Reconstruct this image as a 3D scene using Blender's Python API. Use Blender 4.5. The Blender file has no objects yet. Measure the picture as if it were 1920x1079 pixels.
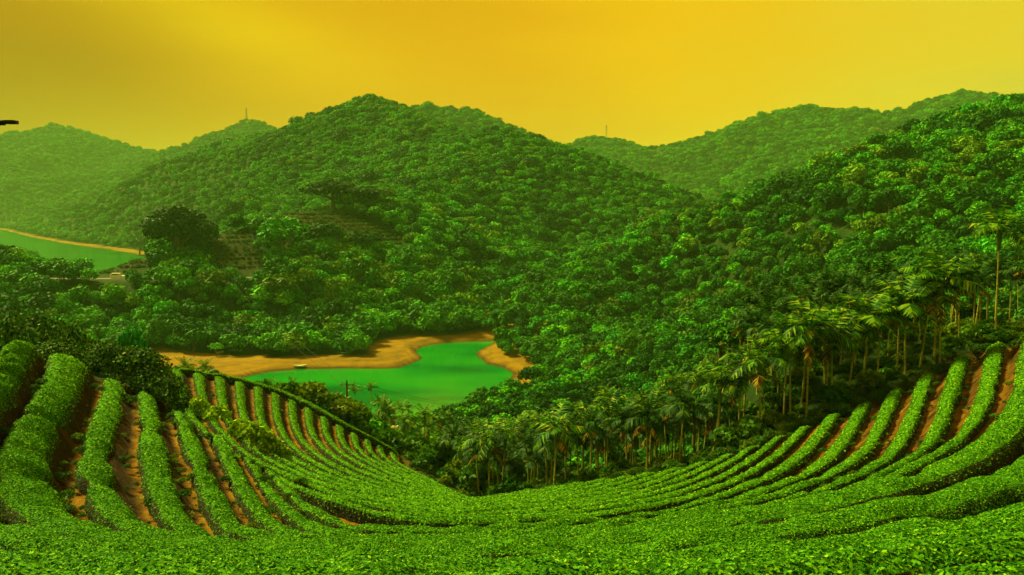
import bpy, math, random
import numpy as np
from mathutils import Vector, kdtree

C = bpy.context.scene
COL = C.collection
R = np.random.RandomState
PI = math.pi

# ------------------------------------------------------------------ camera
CZ = 45.0                       # eye height above the lake
FP, W, HH = 1600.0, 1920.0, 1079.0
PITCH = math.atan((539.5 - 390.0) / FP)
cp, sp_ = math.cos(PITCH), math.sin(PITCH)
CAM = np.array([0.0, 0.0, CZ])
cd = bpy.data.cameras.new('camera')
cam = bpy.data.objects.new('camera', cd)
COL.objects.link(cam)
cam.location = (0, 0, CZ)
cam.rotation_euler = (PI / 2 - PITCH, 0, 0)
cd.sensor_width = 36
cd.lens = 36 * FP / W
cd.clip_start = 0.1
cd.clip_end = 20000
C.camera = cam


def ray(px, py):
    a = (px - W / 2) / FP
    b = -(py - HH / 2) / FP
    return np.array([a, cp + b * sp_, b * cp - sp_])


def at_z(px, py, z):            # point of a level surface z along a sight line
    d = ray(px, py)
    return CAM + d * ((z - CZ) / d[2])


def at_d(px, py, d):            # point at ground distance d (along +y)
    r = ray(px, py)
    return CAM + r * (d / r[1])


def project(P):
    P = np.asarray(P, float)
    x, y, z = P[..., 0], P[..., 1], P[..., 2] - CZ
    dep = y * cp - z * sp_
    up = y * sp_ + z * cp
    dep = np.where(dep < 0.1, 0.1, dep)
    return W / 2 + FP * x / dep, HH / 2 - FP * up / dep, dep


# ------------------------------------------------------------------ noise
def _h(ix, iy, s):
    n = (ix.astype(np.int64) * 374761393 + iy.astype(np.int64) * 668265263 + s * 1274126177) & 0xFFFFFFFF
    n = ((n ^ (n >> 13)) * 1274126177) & 0xFFFFFFFF
    n = n ^ (n >> 16)
    return (n & 0xFFFF) / 65535.0


def vnoise(x, y, s=0):
    x = np.asarray(x, float); y = np.asarray(y, float)
    ix, iy = np.floor(x), np.floor(y)
    fx, fy = x - ix, y - iy
    fx = fx * fx * fx * (fx * (fx * 6 - 15) + 10)
    fy = fy * fy * fy * (fy * (fy * 6 - 15) + 10)
    a, b = _h(ix, iy, s), _h(ix + 1, iy, s)
    c, d = _h(ix, iy + 1, s), _h(ix + 1, iy + 1, s)
    return (a + (b - a) * fx) * (1 - fy) + (c + (d - c) * fx) * fy


def fbm(x, y, s=0, o=4):
    t, a, n = 0, 0.5, 0
    for i in range(o):
        t = t + a * vnoise(x, y, s + i * 17); n += a
        x, y, a = x * 2.03 + 11.3, y * 2.03 - 7.1, a * 0.5
    return t / n


# ------------------------------------------------------------------ object helpers
def tag(o, label=None, cat=None, group=None, kind=None):
    if label: o['label'] = label
    if cat: o['category'] = cat
    if group: o['group'] = group
    if kind: o['kind'] = kind
    return o


def mesh_np(name, V, Q=None, T=None, mats=(), mi=None, smooth=False):
    """mesh from arrays: V verts, Q quads and / or T triangles."""
    me = bpy.data.meshes.new(name)
    V = np.asarray(V, np.float32).reshape(-1, 3)
    lt, ls, n = [], [], 0
    if Q is not None and len(Q):
        Q = np.asarray(Q, np.int32); lt.append(Q.ravel()); ls.append(np.full(len(Q), 4)); n += len(Q)
    if T is not None and len(T):
        T = np.asarray(T, np.int32); lt.append(T.ravel()); ls.append(np.full(len(T), 3)); n += len(T)
    me.vertices.add(len(V)); me.vertices.foreach_set('co', V.ravel())
    if n:
        idx = np.concatenate(lt).astype(np.int32); cnt = np.concatenate(ls)
        me.loops.add(len(idx)); me.loops.foreach_set('vertex_index', idx)
        me.polygons.add(n)
        st = np.concatenate([[0], np.cumsum(cnt)[:-1]]).astype(np.int32)
        me.polygons.foreach_set('loop_start', st)
        if mi is not None: me.polygons.foreach_set('material_index', np.asarray(mi, np.int32))
        if smooth: me.polygons.foreach_set('use_smooth', np.ones(n, bool))
    for m in mats: me.materials.append(m)
    me.update(calc_edges=True)
    return me


def obj(name, me, parent=None, loc=None):
    o = bpy.data.objects.new(name, me); COL.objects.link(o)
    if parent: o.parent = parent
    if loc is not None: o.location = loc
    return o


def empty(name, loc=(0, 0, 0), rz=0, sc=1):
    o = bpy.data.objects.new(name, None); COL.objects.link(o)
    o.location = loc; o.rotation_euler = (0, 0, rz); o.scale = (sc, sc, sc)
    o.empty_display_size = 0.3
    return o


class MB:                       # collects boxes, bars and tubes for one mesh
    def __init__(self): self.v, self.q, self.mi = [], [], []

    def add(self, V, Q, m=0):
        b = sum(len(a) for a in self.v)
        self.v.append(np.asarray(V, float)); self.q.append(np.asarray(Q) + b); self.mi += [m] * len(Q)

    def box(self, c, s, rz=0, m=0):
        x, y, z = np.array(s) / 2
        P = np.array([[-x, -y, -z], [x, -y, -z], [x, y, -z], [-x, y, -z], [-x, -y, z], [x, -y, z], [x, y, z], [-x, y, z]])
        c0, s0 = math.cos(rz), math.sin(rz)
        P = np.c_[P[:, 0] * c0 - P[:, 1] * s0, P[:, 0] * s0 + P[:, 1] * c0, P[:, 2]] + np.array(c)
        self.add(P, [[0, 3, 2, 1], [4, 5, 6, 7], [0, 1, 5, 4], [1, 2, 6, 5], [2, 3, 7, 6], [3, 0, 4, 7]], m)

    def tube(self, pts, rad, n=7, m=0):
        pts = np.asarray(pts, float); k = len(pts)
        rad = np.broadcast_to(np.asarray(rad, float), (k,))
        T = np.gradient(pts, axis=0); T /= np.linalg.norm(T, axis=1)[:, None] + 1e-9
        ref = np.where(np.abs(T[:, 2:3]) > 0.9, np.array([[1.0, 0, 0]]), np.array([[0, 0, 1.0]]))
        A = np.cross(T, ref); A /= np.linalg.norm(A, axis=1)[:, None]
        B = np.cross(T, A)
        an = np.linspace(0, 2 * PI, n, endpoint=False)
        V = pts[:, None] + rad[:, None, None] * (np.cos(an)[None, :, None] * A[:, None] + np.sin(an)[None, :, None] * B[:, None])
        V = V.reshape(-1, 3)
        Q = [[i * n + j, i * n + (j + 1) % n, (i + 1) * n + (j + 1) % n, (i + 1) * n + j] for i in range(k - 1) for j in range(n)]
        self.add(V, Q, m)

    def build(self, name, mats, parent=None, smooth=False):
        if not isinstance(mats, (list, tuple)): mats = [mats]
        return obj(name, mesh_np(name, np.concatenate(self.v), np.concatenate(self.q), mats=mats, mi=self.mi, smooth=smooth), parent)


# ------------------------------------------------------------------ materials
def new_mat(name):
    m = bpy.data.materials.new(name); m.use_nodes = True
    nt = m.node_tree; nt.nodes.clear()
    return m, nt, nt.nodes, nt.links


def ramp(nd, stops, interp='LINEAR'):
    r = nd.new('ShaderNodeValToRGB'); r.color_ramp.interpolation = interp
    e = r.color_ramp.elements
    e[0].position, e[0].color = stops[0][0], (*stops[0][1], 1)
    e[1].position, e[1].color = stops[-1][0], (*stops[-1][1], 1)
    for p, c in stops[1:-1]:
        k = e.new(p); k.color = (*c, 1)
    return r


def leaf_mat(name, stops, leaf_var=0.45, translucent=0.25, rough=0.75, region=None, spec=0.06, by='object'):
    """stops: colours of whole plants; each leaf varies about its plant's colour."""
    m, nt, nd, lk = new_mat(name)
    out = nd.new('ShaderNodeOutputMaterial')
    geo = nd.new('ShaderNodeNewGeometry')
    oi = nd.new('ShaderNodeObjectInfo')
    r = ramp(nd, stops)
    if region:                                   # patches of kindred plants over the hillside
        nz = nd.new('ShaderNodeTexNoise'); nz.inputs['Scale'].default_value = region; nz.inputs['Detail'].default_value = 3
        lk.new(geo.outputs['Position'], nz.inputs['Vector'])
        a = nd.new('ShaderNodeMath'); a.operation = 'MULTIPLY_ADD'
        lk.new(nz.outputs['Fac'], a.inputs[0]); a.inputs[1].default_value = 1.7; a.inputs[2].default_value = -0.70
        b = nd.new('ShaderNodeMath'); b.operation = 'MULTIPLY_ADD'
        lk.new(oi.outputs['Random'], b.inputs[0]); b.inputs[1].default_value = 0.85; lk.new(a.outputs[0], b.inputs[2])
        lk.new(b.outputs[0], r.inputs['Fac'])
    else:
        lk.new((oi if by == 'object' else geo).outputs['Random' if by == 'object' else 'Random Per Island'], r.inputs['Fac'])
    mr = nd.new('ShaderNodeMapRange')
    lk.new(geo.outputs['Random Per Island'], mr.inputs['Value'])
    mr.inputs['To Min'].default_value = 1 - leaf_var; mr.inputs['To Max'].default_value = 1 + leaf_var
    vm = nd.new('ShaderNodeVectorMath'); vm.operation = 'SCALE'
    lk.new(r.outputs['Color'], vm.inputs[0]); lk.new(mr.outputs[0], vm.inputs['Scale'])
    bs = nd.new('ShaderNodeBsdfPrincipled'); bs.inputs['Roughness'].default_value = rough
    bs.inputs['Specular IOR Level'].default_value = spec
    lk.new(vm.outputs[0], bs.inputs['Base Color'])
    if translucent:
        tr = nd.new('ShaderNodeBsdfTranslucent'); lk.new(vm.outputs[0], tr.inputs['Color'])
        mx = nd.new('ShaderNodeMixShader'); mx.inputs[0].default_value = translucent
        lk.new(bs.outputs[0], mx.inputs[1]); lk.new(tr.outputs[0], mx.inputs[2]); lk.new(mx.outputs[0], out.inputs[0])
    else:
        lk.new(bs.outputs[0], out.inputs[0])
    return m


def noisy_mat(name, stops, scale=2.0, detail=6, rough=0.9, bump=0.3, spec=0.2, metallic=0, squash=(1, 1, 1)):
    m, nt, nd, lk = new_mat(name)
    out = nd.new('ShaderNodeOutputMaterial'); bs = nd.new('ShaderNodeBsdfPrincipled')
    tc = nd.new('ShaderNodeNewGeometry'); mp = nd.new('ShaderNodeMapping'); mp.inputs['Scale'].default_value = squash
    nz = nd.new('ShaderNodeTexNoise'); nz.inputs['Scale'].default_value = scale; nz.inputs['Detail'].default_value = detail
    nz.inputs['Roughness'].default_value = 0.65
    lk.new(tc.outputs['Position'], mp.inputs['Vector']); lk.new(mp.outputs[0], nz.inputs['Vector'])
    r = ramp(nd, stops); lk.new(nz.outputs['Fac'], r.inputs['Fac'])
    lk.new(r.outputs['Color'], bs.inputs['Base Color'])
    bs.inputs['Roughness'].default_value = rough; bs.inputs['Specular IOR Level'].default_value = spec
    bs.inputs['Metallic'].default_value = metallic
    if bump:
        bp = nd.new('ShaderNodeBump'); bp.inputs['Strength'].default_value = bump; bp.inputs['Distance'].default_value = 0.2
        lk.new(nz.outputs['Fac'], bp.inputs['Height']); lk.new(bp.outputs[0], bs.inputs['Normal'])
    lk.new(bs.outputs[0], out.inputs[0])
    return m


M = {}
M['tea_leaf'] = leaf_mat('tea_leaf', [(0, (.026, .13, .002)), (.4, (.066, .225, .002)), (.75, (.115, .30, .003)), (1, (.23, .39, .01))], .55, .32, .7, by='island', spec=.06)
M['tea_leaf_old'] = leaf_mat('tea_leaf_old', [(0, (0.00704, 0.0735, 0.004)), (.5, (0.0308, 0.1575, 0.004)), (1, (0.088, 0.273, 0.008))], .35, .2, .7, by='island')
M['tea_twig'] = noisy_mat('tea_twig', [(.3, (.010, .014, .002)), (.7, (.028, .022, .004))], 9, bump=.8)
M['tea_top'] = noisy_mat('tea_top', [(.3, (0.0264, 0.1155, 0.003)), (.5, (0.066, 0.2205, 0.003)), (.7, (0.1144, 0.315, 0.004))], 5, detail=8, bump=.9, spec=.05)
M['forest_leaf'] = leaf_mat('forest_leaf', [(0, (0.01008, 0.0986, 0.004)), (.25, (0.0252, 0.1914, 0.004)), (.5, (0.04872, 0.2726, 0.003)), (.75, (0.0882, 0.3596, 0.004)), (.9, (0.0378, 0.348, 0.012)), (.97, (0.1176, 0.4176, 0.006)), (1, (0.1176, 0.2668, 0.006))], .5, .12, .6, region=.012)
M['knoll_and_shade_leaf'] = leaf_mat('knoll_and_shade_leaf', [(0, (0.00336, 0.0348, 0.003)), (.3, (0.00756, 0.06728, 0.003)), (.6, (0.01848, 0.1067, 0.003)), (.82, (0.0378, 0.1798, 0.005)), (.93, (0.0168, 0.2088, 0.015)), (1, (0.0588, 0.1276, 0.005))], .5, .12, .6, region=.025)  # colour of the knoll trees; on the right it stands in for shade
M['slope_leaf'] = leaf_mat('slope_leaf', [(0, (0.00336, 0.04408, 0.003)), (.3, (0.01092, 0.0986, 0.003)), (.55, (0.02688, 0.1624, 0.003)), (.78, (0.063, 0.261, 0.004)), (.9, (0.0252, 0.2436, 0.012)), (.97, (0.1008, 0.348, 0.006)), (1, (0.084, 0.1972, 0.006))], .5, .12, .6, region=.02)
M['dark_leaf'] = leaf_mat('dark_leaf', [(0, (.006, .035, .003)), (1, (.012, .055, .006))], .45, .15, .6)
M['bright_leaf'] = leaf_mat('bright_leaf', [(0, (.02, .17, .02)), (1, (.06, .20, .01))], .4, .3, .5)
M['shrub_leaf'] = leaf_mat('shrub_leaf', [(0, (.015, .085, .005)), (.5, (.05, .14, .004)), (1, (.13, .20, .006))], .45, .3, .5)
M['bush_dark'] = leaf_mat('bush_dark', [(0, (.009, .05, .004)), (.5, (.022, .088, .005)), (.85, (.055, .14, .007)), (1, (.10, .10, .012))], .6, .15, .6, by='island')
M['lime_leaf'] = leaf_mat('lime_leaf', [(0, (.08, .22, .004)), (1, (.28, .42, .008))], .4, .3, .5, by='island')
M['palm_leaf'] = leaf_mat('palm_leaf', [(0, (.005, .040, .003)), (.36, (.014, .09, .004)), (.68, (.055, .19, .004)), (.88, (.15, .26, .006)), (1, (.30, .25, .01))], .35, .3, .6, by='island', spec=.1)
M['palm_shade'] = leaf_mat('palm_shade', [(0, (.003, .024, .002)), (.5, (.008, .05, .003)), (.85, (.02, .085, .004)), (1, (.08, .11, .006))], .35, .2, .6, by='island', spec=.1)  # darker copy of palm_leaf, the grove's shade put into the colour
M['palm_dead'] = leaf_mat('palm_dead', [(0, (.05, .026, .006)), (.5, (.14, .08, .008)), (1, (.24, .15, .012))], .4, .2, .7, by='island')
M['palm_trunk'] = noisy_mat('palm_trunk', [(.3, (.15, .13, .018)), (.65, (.40, .35, .05))], 1.2, bump=.3, squash=(1, 1, 6))
M['palm_shaft'] = noisy_mat('palm_shaft', [(.3, (.05, .13, .02)), (.7, (.12, .20, .03))], 3, bump=.1, rough=.5)
M['bark'] = noisy_mat('bark', [(.3, (.06, .045, .025)), (.7, (.16, .12, .07))], 3, bump=.6)
M['concrete'] = noisy_mat('concrete', [(.3, (.34, .31, .24)), (.7, (.50, .46, .36))], 2, bump=.1)
M['rail'] = noisy_mat('rail', [(.3, (.55, .47, .22)), (.7, (.68, .58, .30))], 1.5, bump=.05, rough=.6)
M['tarmac'] = noisy_mat('tarmac', [(.3, (.10, .09, .07)), (.7, (.17, .15, .11))], 1.5, bump=.1)
M['steel'] = noisy_mat('steel', [(.3, (.10, .10, .09)), (.7, (.18, .18, .16))], 3, bump=0, rough=.5, metallic=.6)
M['dark_metal'] = noisy_mat('dark_metal', [(.3, (.012, .010, .008)), (.7, (.03, .024, .018))], 4, bump=.1, rough=.6)
M['wood_pole'] = noisy_mat('wood_pole', [(.3, (.06, .045, .03)), (.7, (.13, .10, .06))], 4, bump=.2)
M['plaster'] = noisy_mat('plaster', [(.3, (.62, .60, .50)), (.7, (.75, .73, .62))], 1.2, bump=.05)
M['tile_roof'] = noisy_mat('tile_roof', [(.3, (.30, .12, .05)), (.7, (.46, .22, .09))], 2.5, bump=.3)
M['grey_roof'] = noisy_mat('grey_roof', [(.3, (.36, .38, .34)), (.7, (.50, .52, .46))], 2.5, bump=.2)
M['dark_glass'] = noisy_mat('dark_glass', [(.3, (.015, .02, .02)), (.7, (.03, .035, .035))], 2, bump=0, rough=.15, spec=.5)
M['white_paint'] = noisy_mat('white_paint', [(.3, (.72, .72, .68)), (.7, (.82, .82, .78))], 1, bump=0, rough=.35, spec=.5)
M['grey_paint'] = noisy_mat('grey_paint', [(.3, (.30, .31, .30)), (.7, (.40, .41, .40))], 1, bump=0, rough=.35, spec=.5)
M['rubber'] = noisy_mat('rubber', [(.3, (.015, .015, .015)), (.7, (.03, .03, .03))], 5, bump=0)
M['pale_wood'] = noisy_mat('pale_wood', [(.3, (.50, .46, .34)), (.7, (.66, .62, .48))], 4, bump=.2)
M['blossom'] = leaf_mat('blossom', [(0, (.62, .56, .16)), (1, (.80, .74, .34))], .2, .3, .6, by='island')


def water_mat():
    m, nt, nd, lk = new_mat('lake_water')
    out = nd.new('ShaderNodeOutputMaterial'); bs = nd.new('ShaderNodeBsdfPrincipled')
    g = nd.new('ShaderNodeNewGeometry')
    mp = nd.new('ShaderNodeMapping'); mp.inputs['Scale'].default_value = (.018, .05, 1)
    mp.inputs['Rotation'].default_value = (0, 0, .5)
    nz = nd.new('ShaderNodeTexNoise'); nz.inputs['Scale'].default_value = 1.0; nz.inputs['Detail'].default_value = 2
    lk.new(g.outputs['Position'], mp.inputs['Vector']); lk.new(mp.outputs[0], nz.inputs['Vector'])
    r = ramp(nd, [(.34, (.001, .075, .014)), (.47, (.001, .145, .018)), (.62, (.010, .20, .014))])
    lk.new(nz.outputs['Fac'], r.inputs['Fac']); lk.new(r.outputs['Color'], bs.inputs['Base Color'])
    bs.inputs['Roughness'].default_value = .12; bs.inputs['IOR'].default_value = 1.33
    bs.inputs['Specular IOR Level'].default_value = .22
    n2 = nd.new('ShaderNodeTexNoise'); n2.inputs['Scale'].default_value = .9; n2.inputs['Detail'].default_value = 3
    lk.new(g.outputs['Position'], n2.inputs['Vector'])
    bp = nd.new('ShaderNodeBump'); bp.inputs['Strength'].default_value = .06; bp.inputs['Distance'].default_value = .3
    lk.new(n2.outputs['Fac'], bp.inputs['Height']); lk.new(bp.outputs[0], bs.inputs['Normal'])
    lk.new(bs.outputs[0], out.inputs[0])
    return m


def ground_mat():
    """one sheet: forest floor, tilled soil between the tea rows, dry terraces, bare shore."""
    m, nt, nd, lk = new_mat('ground')
    out = nd.new('ShaderNodeOutputMaterial'); bs = nd.new('ShaderNodeBsdfPrincipled')
    g = nd.new('ShaderNodeNewGeometry')

    def nz(s, d=6):
        n = nd.new('ShaderNodeTexNoise'); n.inputs['Scale'].default_value = s; n.inputs['Detail'].default_value = d
        n.inputs['Roughness'].default_value = .68
        lk.new(g.outputs['Position'], n.inputs['Vector']); return n

    def mix(f, a, b):
        x = nd.new('ShaderNodeMix'); x.data_type = 'RGBA'
        lk.new(f, x.inputs[0]); lk.new(a, x.inputs[6]); lk.new(b, x.inputs[7]); return x.outputs[2]

    def attr(n):
        a = nd.new('ShaderNodeAttribute'); a.attribute_name = n; return a.outputs['Fac']
    forest = ramp(nd, [(.35, (.008, .022, .003)), (.65, (.02, .05, .004))]); lk.new(nz(.3).outputs['Fac'], forest.inputs['Fac'])
    soil = ramp(nd, [(.30, (.022, .009, .002)), (.48, (.075, .030, .003)), (.60, (.16, .075, .006)), (.75, (.24, .13, .012))])
    lk.new(nz(.9, 8).outputs['Fac'], soil.inputs['Fac'])
    field = ramp(nd, [(.32, (.010, .018, .002)), (.5, (.020, .024, .002)), (.68, (.042, .034, .003))]); lk.new(nz(.16).outputs['Fac'], field.inputs['Fac'])
    shore = ramp(nd, [(.34, (.085, .058, .002)), (.46, (.175, .098, .002)), (.56, (.235, .128, .002)), (.68, (.31, .18, .006))]); mp = nd.new('ShaderNodeMapping'); mp.inputs['Scale'].default_value = (.05, .05, 2.6); lk.new(g.outputs['Position'], mp.inputs[0])
    bn = nd.new('ShaderNodeTexNoise'); bn.inputs['Scale'].default_value = 1; bn.inputs['Detail'].default_value = 5; lk.new(mp.outputs[0], bn.inputs['Vector'])
    mm = nd.new('ShaderNodeMix'); mm.inputs[0].default_value = .5; lk.new(nz(.3, 10).outputs['Fac'], mm.inputs[2]); lk.new(bn.outputs['Fac'], mm.inputs[3])
    lk.new(mm.outputs[0], shore.inputs['Fac'])
    c = mix(attr('soil'), forest.outputs['Color'], soil.outputs['Color'])
    c = mix(attr('field'), c, field.outputs['Color'])
    c = mix(attr('shore'), c, shore.outputs['Color'])
    wet = ramp(nd, [(.3, (.035, .022, .002)), (.7, (.07, .04, .003))]); lk.new(nz(.5).outputs['Fac'], wet.inputs['Fac'])
    c = mix(attr('wet'), c, wet.outputs['Color'])
    lk.new(c, bs.inputs['Base Color'])
    bs.inputs['Roughness'].default_value = .95; bs.inputs['Specular IOR Level'].default_value = .1
    bp = nd.new('ShaderNodeBump'); bp.inputs['Strength'].default_value = .9; bp.inputs['Distance'].default_value = .25
    lk.new(nz(3.0, 8).outputs['Fac'], bp.inputs['Height']); lk.new(bp.outputs[0], bs.inputs['Normal'])
    lk.new(bs.outputs[0], out.inputs[0])
    return m


def terrace_mat():
    m, nt, nd, lk = new_mat('terrace')
    out = nd.new('ShaderNodeOutputMaterial'); bs = nd.new('ShaderNodeBsdfPrincipled')
    g = nd.new('ShaderNodeNewGeometry'); a = nd.new('ShaderNodeAttribute'); a.attribute_name = 'bank'

    def nz(s, d=8):
        n = nd.new('ShaderNodeTexNoise'); n.inputs['Scale'].default_value = s; n.inputs['Detail'].default_value = d; n.inputs['Roughness'].default_value = .7
        lk.new(g.outputs['Position'], n.inputs['Vector']); return n
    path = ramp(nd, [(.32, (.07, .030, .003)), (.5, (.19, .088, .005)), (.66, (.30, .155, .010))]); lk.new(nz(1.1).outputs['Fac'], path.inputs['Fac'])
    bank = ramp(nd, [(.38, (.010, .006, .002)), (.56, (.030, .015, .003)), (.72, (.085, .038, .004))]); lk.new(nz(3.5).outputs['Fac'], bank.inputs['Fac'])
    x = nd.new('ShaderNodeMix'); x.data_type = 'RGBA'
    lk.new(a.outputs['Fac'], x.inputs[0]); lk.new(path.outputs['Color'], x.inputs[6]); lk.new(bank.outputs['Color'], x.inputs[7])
    lk.new(x.outputs[2], bs.inputs['Base Color']); bs.inputs['Roughness'].default_value = .95; bs.inputs['Specular IOR Level'].default_value = .08
    bp = nd.new('ShaderNodeBump'); bp.inputs['Strength'].default_value = 1; bp.inputs['Distance'].default_value = .12
    lk.new(nz(6).outputs['Fac'], bp.inputs['Height']); lk.new(bp.outputs[0], bs.inputs['Normal'])
    lk.new(bs.outputs[0], out.inputs[0])
    return m


M['terrace'] = terrace_mat()
M['water'] = water_mat()
M['ground'] = ground_mat()

# ------------------------------------------------------------------ tea slope: level rows round a hollow
NT = 60


def resample(P, n):
    P = np.asarray(P)
    # smooth the traced polyline first (centripetal-ish Catmull-Rom)
    Q = np.vstack([2 * P[0] - P[1], P, 2 * P[-1] - P[-2]])
    out = []
    for i in range(1, len(Q) - 2):
        p0, p1, p2, p3 = Q[i - 1:i + 3]
        for t in np.linspace(0, 1, 16, endpoint=False):
            out.append(.5 * (2 * p1 + (p2 - p0) * t + (2 * p0 - 5 * p1 + 4 * p2 - p3) * t * t + (3 * p1 - p0 - 3 * p2 + p3) * t ** 3))
    out.append(P[-1]); out = np.array(out)
    s = np.concatenate([[0], np.cumsum(np.linalg.norm(np.diff(out, axis=0), axis=1))])
    u = np.linspace(0, s[-1], n)
    return np.c_[np.interp(u, s, out[:, 0]), np.interp(u, s, out[:, 1])]


def key(k, h, L, Rr):
    z = CZ - h
    l = np.array([at_z(x, y, z)[:2] for x, y in L]); r = np.array([at_z(x, y, z)[:2] for x, y in Rr])
    l, r = resample(l, NT + 1), resample(r, NT + 1)
    return k, z, np.vstack([l, r[::-1][1:]])          # left end -> axis -> right end


NEAR = [
    key(-5, 2.4, [(-500, 690), (-650, 800), (-800, 960), (-780, 1140), (-420, 1270), (330, 1330)],
        [(2950, 700), (2950, 800), (2880, 940), (2640, 1100), (2200, 1220), (1650, 1290), (1000, 1322), (330, 1330)]),
    key(-3, 3.6, [(-150, 680), (-250, 760), (-350, 900), (-350, 1050), (-100, 1160), (400, 1213)],
        [(2350, 690), (2350, 780), (2300, 900), (2100, 1030), (1800, 1130), (1400, 1190), (900, 1210), (400, 1213)]),
    key(-1, 5.5, [(0, 668), (-60, 745), (-120, 840), (-150, 950), (-90, 1060), (120, 1112), (500, 1128)],
        [(2110, 640), (2115, 740), (2080, 860), (1930, 980), (1650, 1060), (1300, 1108), (900, 1125), (500, 1128)]),
    key(0, 6.75, [(85, 668), (55, 745), (5, 820), (-35, 900), (-25, 980), (80, 1055), (270, 1092), (570, 1108)],
        [(1985, 630), (1985, 720), (1965, 800), (1900, 885), (1770, 960), (1550, 1025), (1250, 1078), (900, 1102), (570, 1108)]),
    key(1, 8.1, [(180, 705), (160, 770), (128, 840), (118, 900), (138, 965), (190, 1022), (330, 1060), (480, 1074), (640, 1079)],
        [(1900, 645), (1890, 720), (1865, 790), (1800, 865), (1680, 930), (1500, 988), (1250, 1035), (1000, 1062), (800, 1075), (640, 1079)]),
    key(3, 9.55, [(305, 770), (325, 840), (345, 910), (370, 975), (410, 1025), (520, 1052), (690, 1060)],
        [(1768, 700), (1742, 780), (1700, 865), (1615, 918), (1500, 968), (1330, 1010), (1100, 1042), (880, 1057), (690, 1060)]),
    key(5, 10.95, [(440, 850), (470, 905), (505, 960), (550, 1005), (610, 1032), (730, 1040)],
        [(1650, 755), (1612, 830), (1570, 880), (1480, 930), (1350, 975), (1180, 1012), (950, 1036), (730, 1040)]),
    key(7, 11.9, [(515, 890), (550, 930), (610, 970), (690, 1000), (790, 1008)],
        [(1535, 797), (1480, 860), (1400, 915), (1280, 960), (1120, 990), (950, 1005), (790, 1008)]),
]
FAR = [
    key(7, 11.9, [(310, 695), (330, 770), (400, 850), (470, 895), (560, 945), (680, 985), (790, 1008)],
        [(1535, 797), (1480, 860), (1400, 915), (1280, 960), (1120, 990), (950, 1005), (790, 1008)]),
    key(12, 14.7, [(500, 735), (505, 790), (530, 840), (590, 890), (690, 930), (790, 955), (868, 967)],
        [(1300, 878), (1240, 905), (1150, 935), (1050, 953), (960, 963), (868, 967)]),
    key(17, 17.7, [(650, 808), (655, 835), (675, 860), (730, 895), (800, 925), (878, 953)],
        [(1080, 915), (1020, 930), (950, 945), (878, 953)]),
    key(21, 20.2, [(748, 858), (752, 872), (775, 890), (820, 915), (850, 930), (884, 946)],
        [(905, 942), (895, 944), (884, 946)]),
]


class Patch:
    def __init__(self, keys):
        self.k = np.array([a[0] for a in keys], float)
        self.D = np.array([np.c_[a[2], np.full(len(a[2]), a[1])] for a in keys])   # K x T x 3
        k = self.k; D = self.D
        self.m = np.zeros_like(D)
        for i in range(len(k)):
            if i == 0: self.m[i] = (D[1] - D[0]) / (k[1] - k[0])
            elif i == len(k) - 1: self.m[i] = (D[-1] - D[-2]) / (k[-1] - k[-2])
            else:
                a, b = k[i] - k[i - 1], k[i + 1] - k[i]
                self.m[i] = ((D[i] - D[i - 1]) / a * b + (D[i + 1] - D[i]) / b * a) / (a + b)

    def curve(self, kk):                               # whole row at index kk
        i = int(np.clip(np.searchsorted(self.k, kk) - 1, 0, len(self.k) - 2))
        h = self.k[i + 1] - self.k[i]; t = (kk - self.k[i]) / h
        a, b = 2 * t**3 - 3 * t**2 + 1, t**3 - 2 * t**2 + t
        return a * self.D[i] + b * h * self.m[i] + (1 - a) * self.D[i + 1] + (t**3 - t**2) * h * self.m[i + 1]


PN, PF = Patch(NEAR), Patch(FAR)
samp, slo = [], []
for P, ks in ((PN, np.arange(-5, 7.01, .25)), (PF, np.arange(7, 21.01, .25))):
    for kk in ks:
        cv = P.curve(kk); n = len(cv)
        for j in range(n):
            t = j / (n - 1)
            if kk <= -4.8: s = -.22
            elif t < .02: s = .30 if P is PN else .46
            elif t > .98: s = .06 if kk < 9 else .06 + .12 * (kk - 9) / 12
            else: s = .18 + (.25 if t < .5 else 0.0) * (kk > 20)
            samp.append(cv[j]); slo.append(s)
samp = np.array(samp); slo = np.array(slo)
KD = kdtree.KDTree(len(samp))
for i, p in enumerate(samp): KD.insert((p[0], p[1], 0), i)
KD.balance()


def near_ground(x, y):
    """height of the near hillside and distance outside the tea rows."""
    z = np.empty(len(x)); d0 = np.empty(len(x))
    for i in range(len(x)):
        f = KD.find_n((x[i], y[i], 0), 5)
        w = [1 / (q[2] ** 2 + .02) for q in f]; sw = sum(w)
        d = f[0][2]
        zz = sum(a * samp[q[1], 2] for a, q in zip(w, f)) / sw
        s = sum(a * slo[q[1]] for a, q in zip(w, f)) / sw
        e = max(0, d - .6)
        if s < 0: zz = min(CZ - 1.6, zz - s * e) if y[i] > -30 else CZ - 1.6
        else: zz = zz - s * min(e, 13) - max(s, .25) * max(0, e - 13)
        z[i] = zz; d0[i] = d
    return z, d0


# ------------------------------------------------------------------ hills
def rdg(pts, drop, slope, r=12):
    P = np.array([at_d(x, y, d) - np.array([0, 0, drop]) for x, y, d in pts])
    s = np.broadcast_to(np.asarray(slope, float), (len(P),))
    return P, s, r


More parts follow.
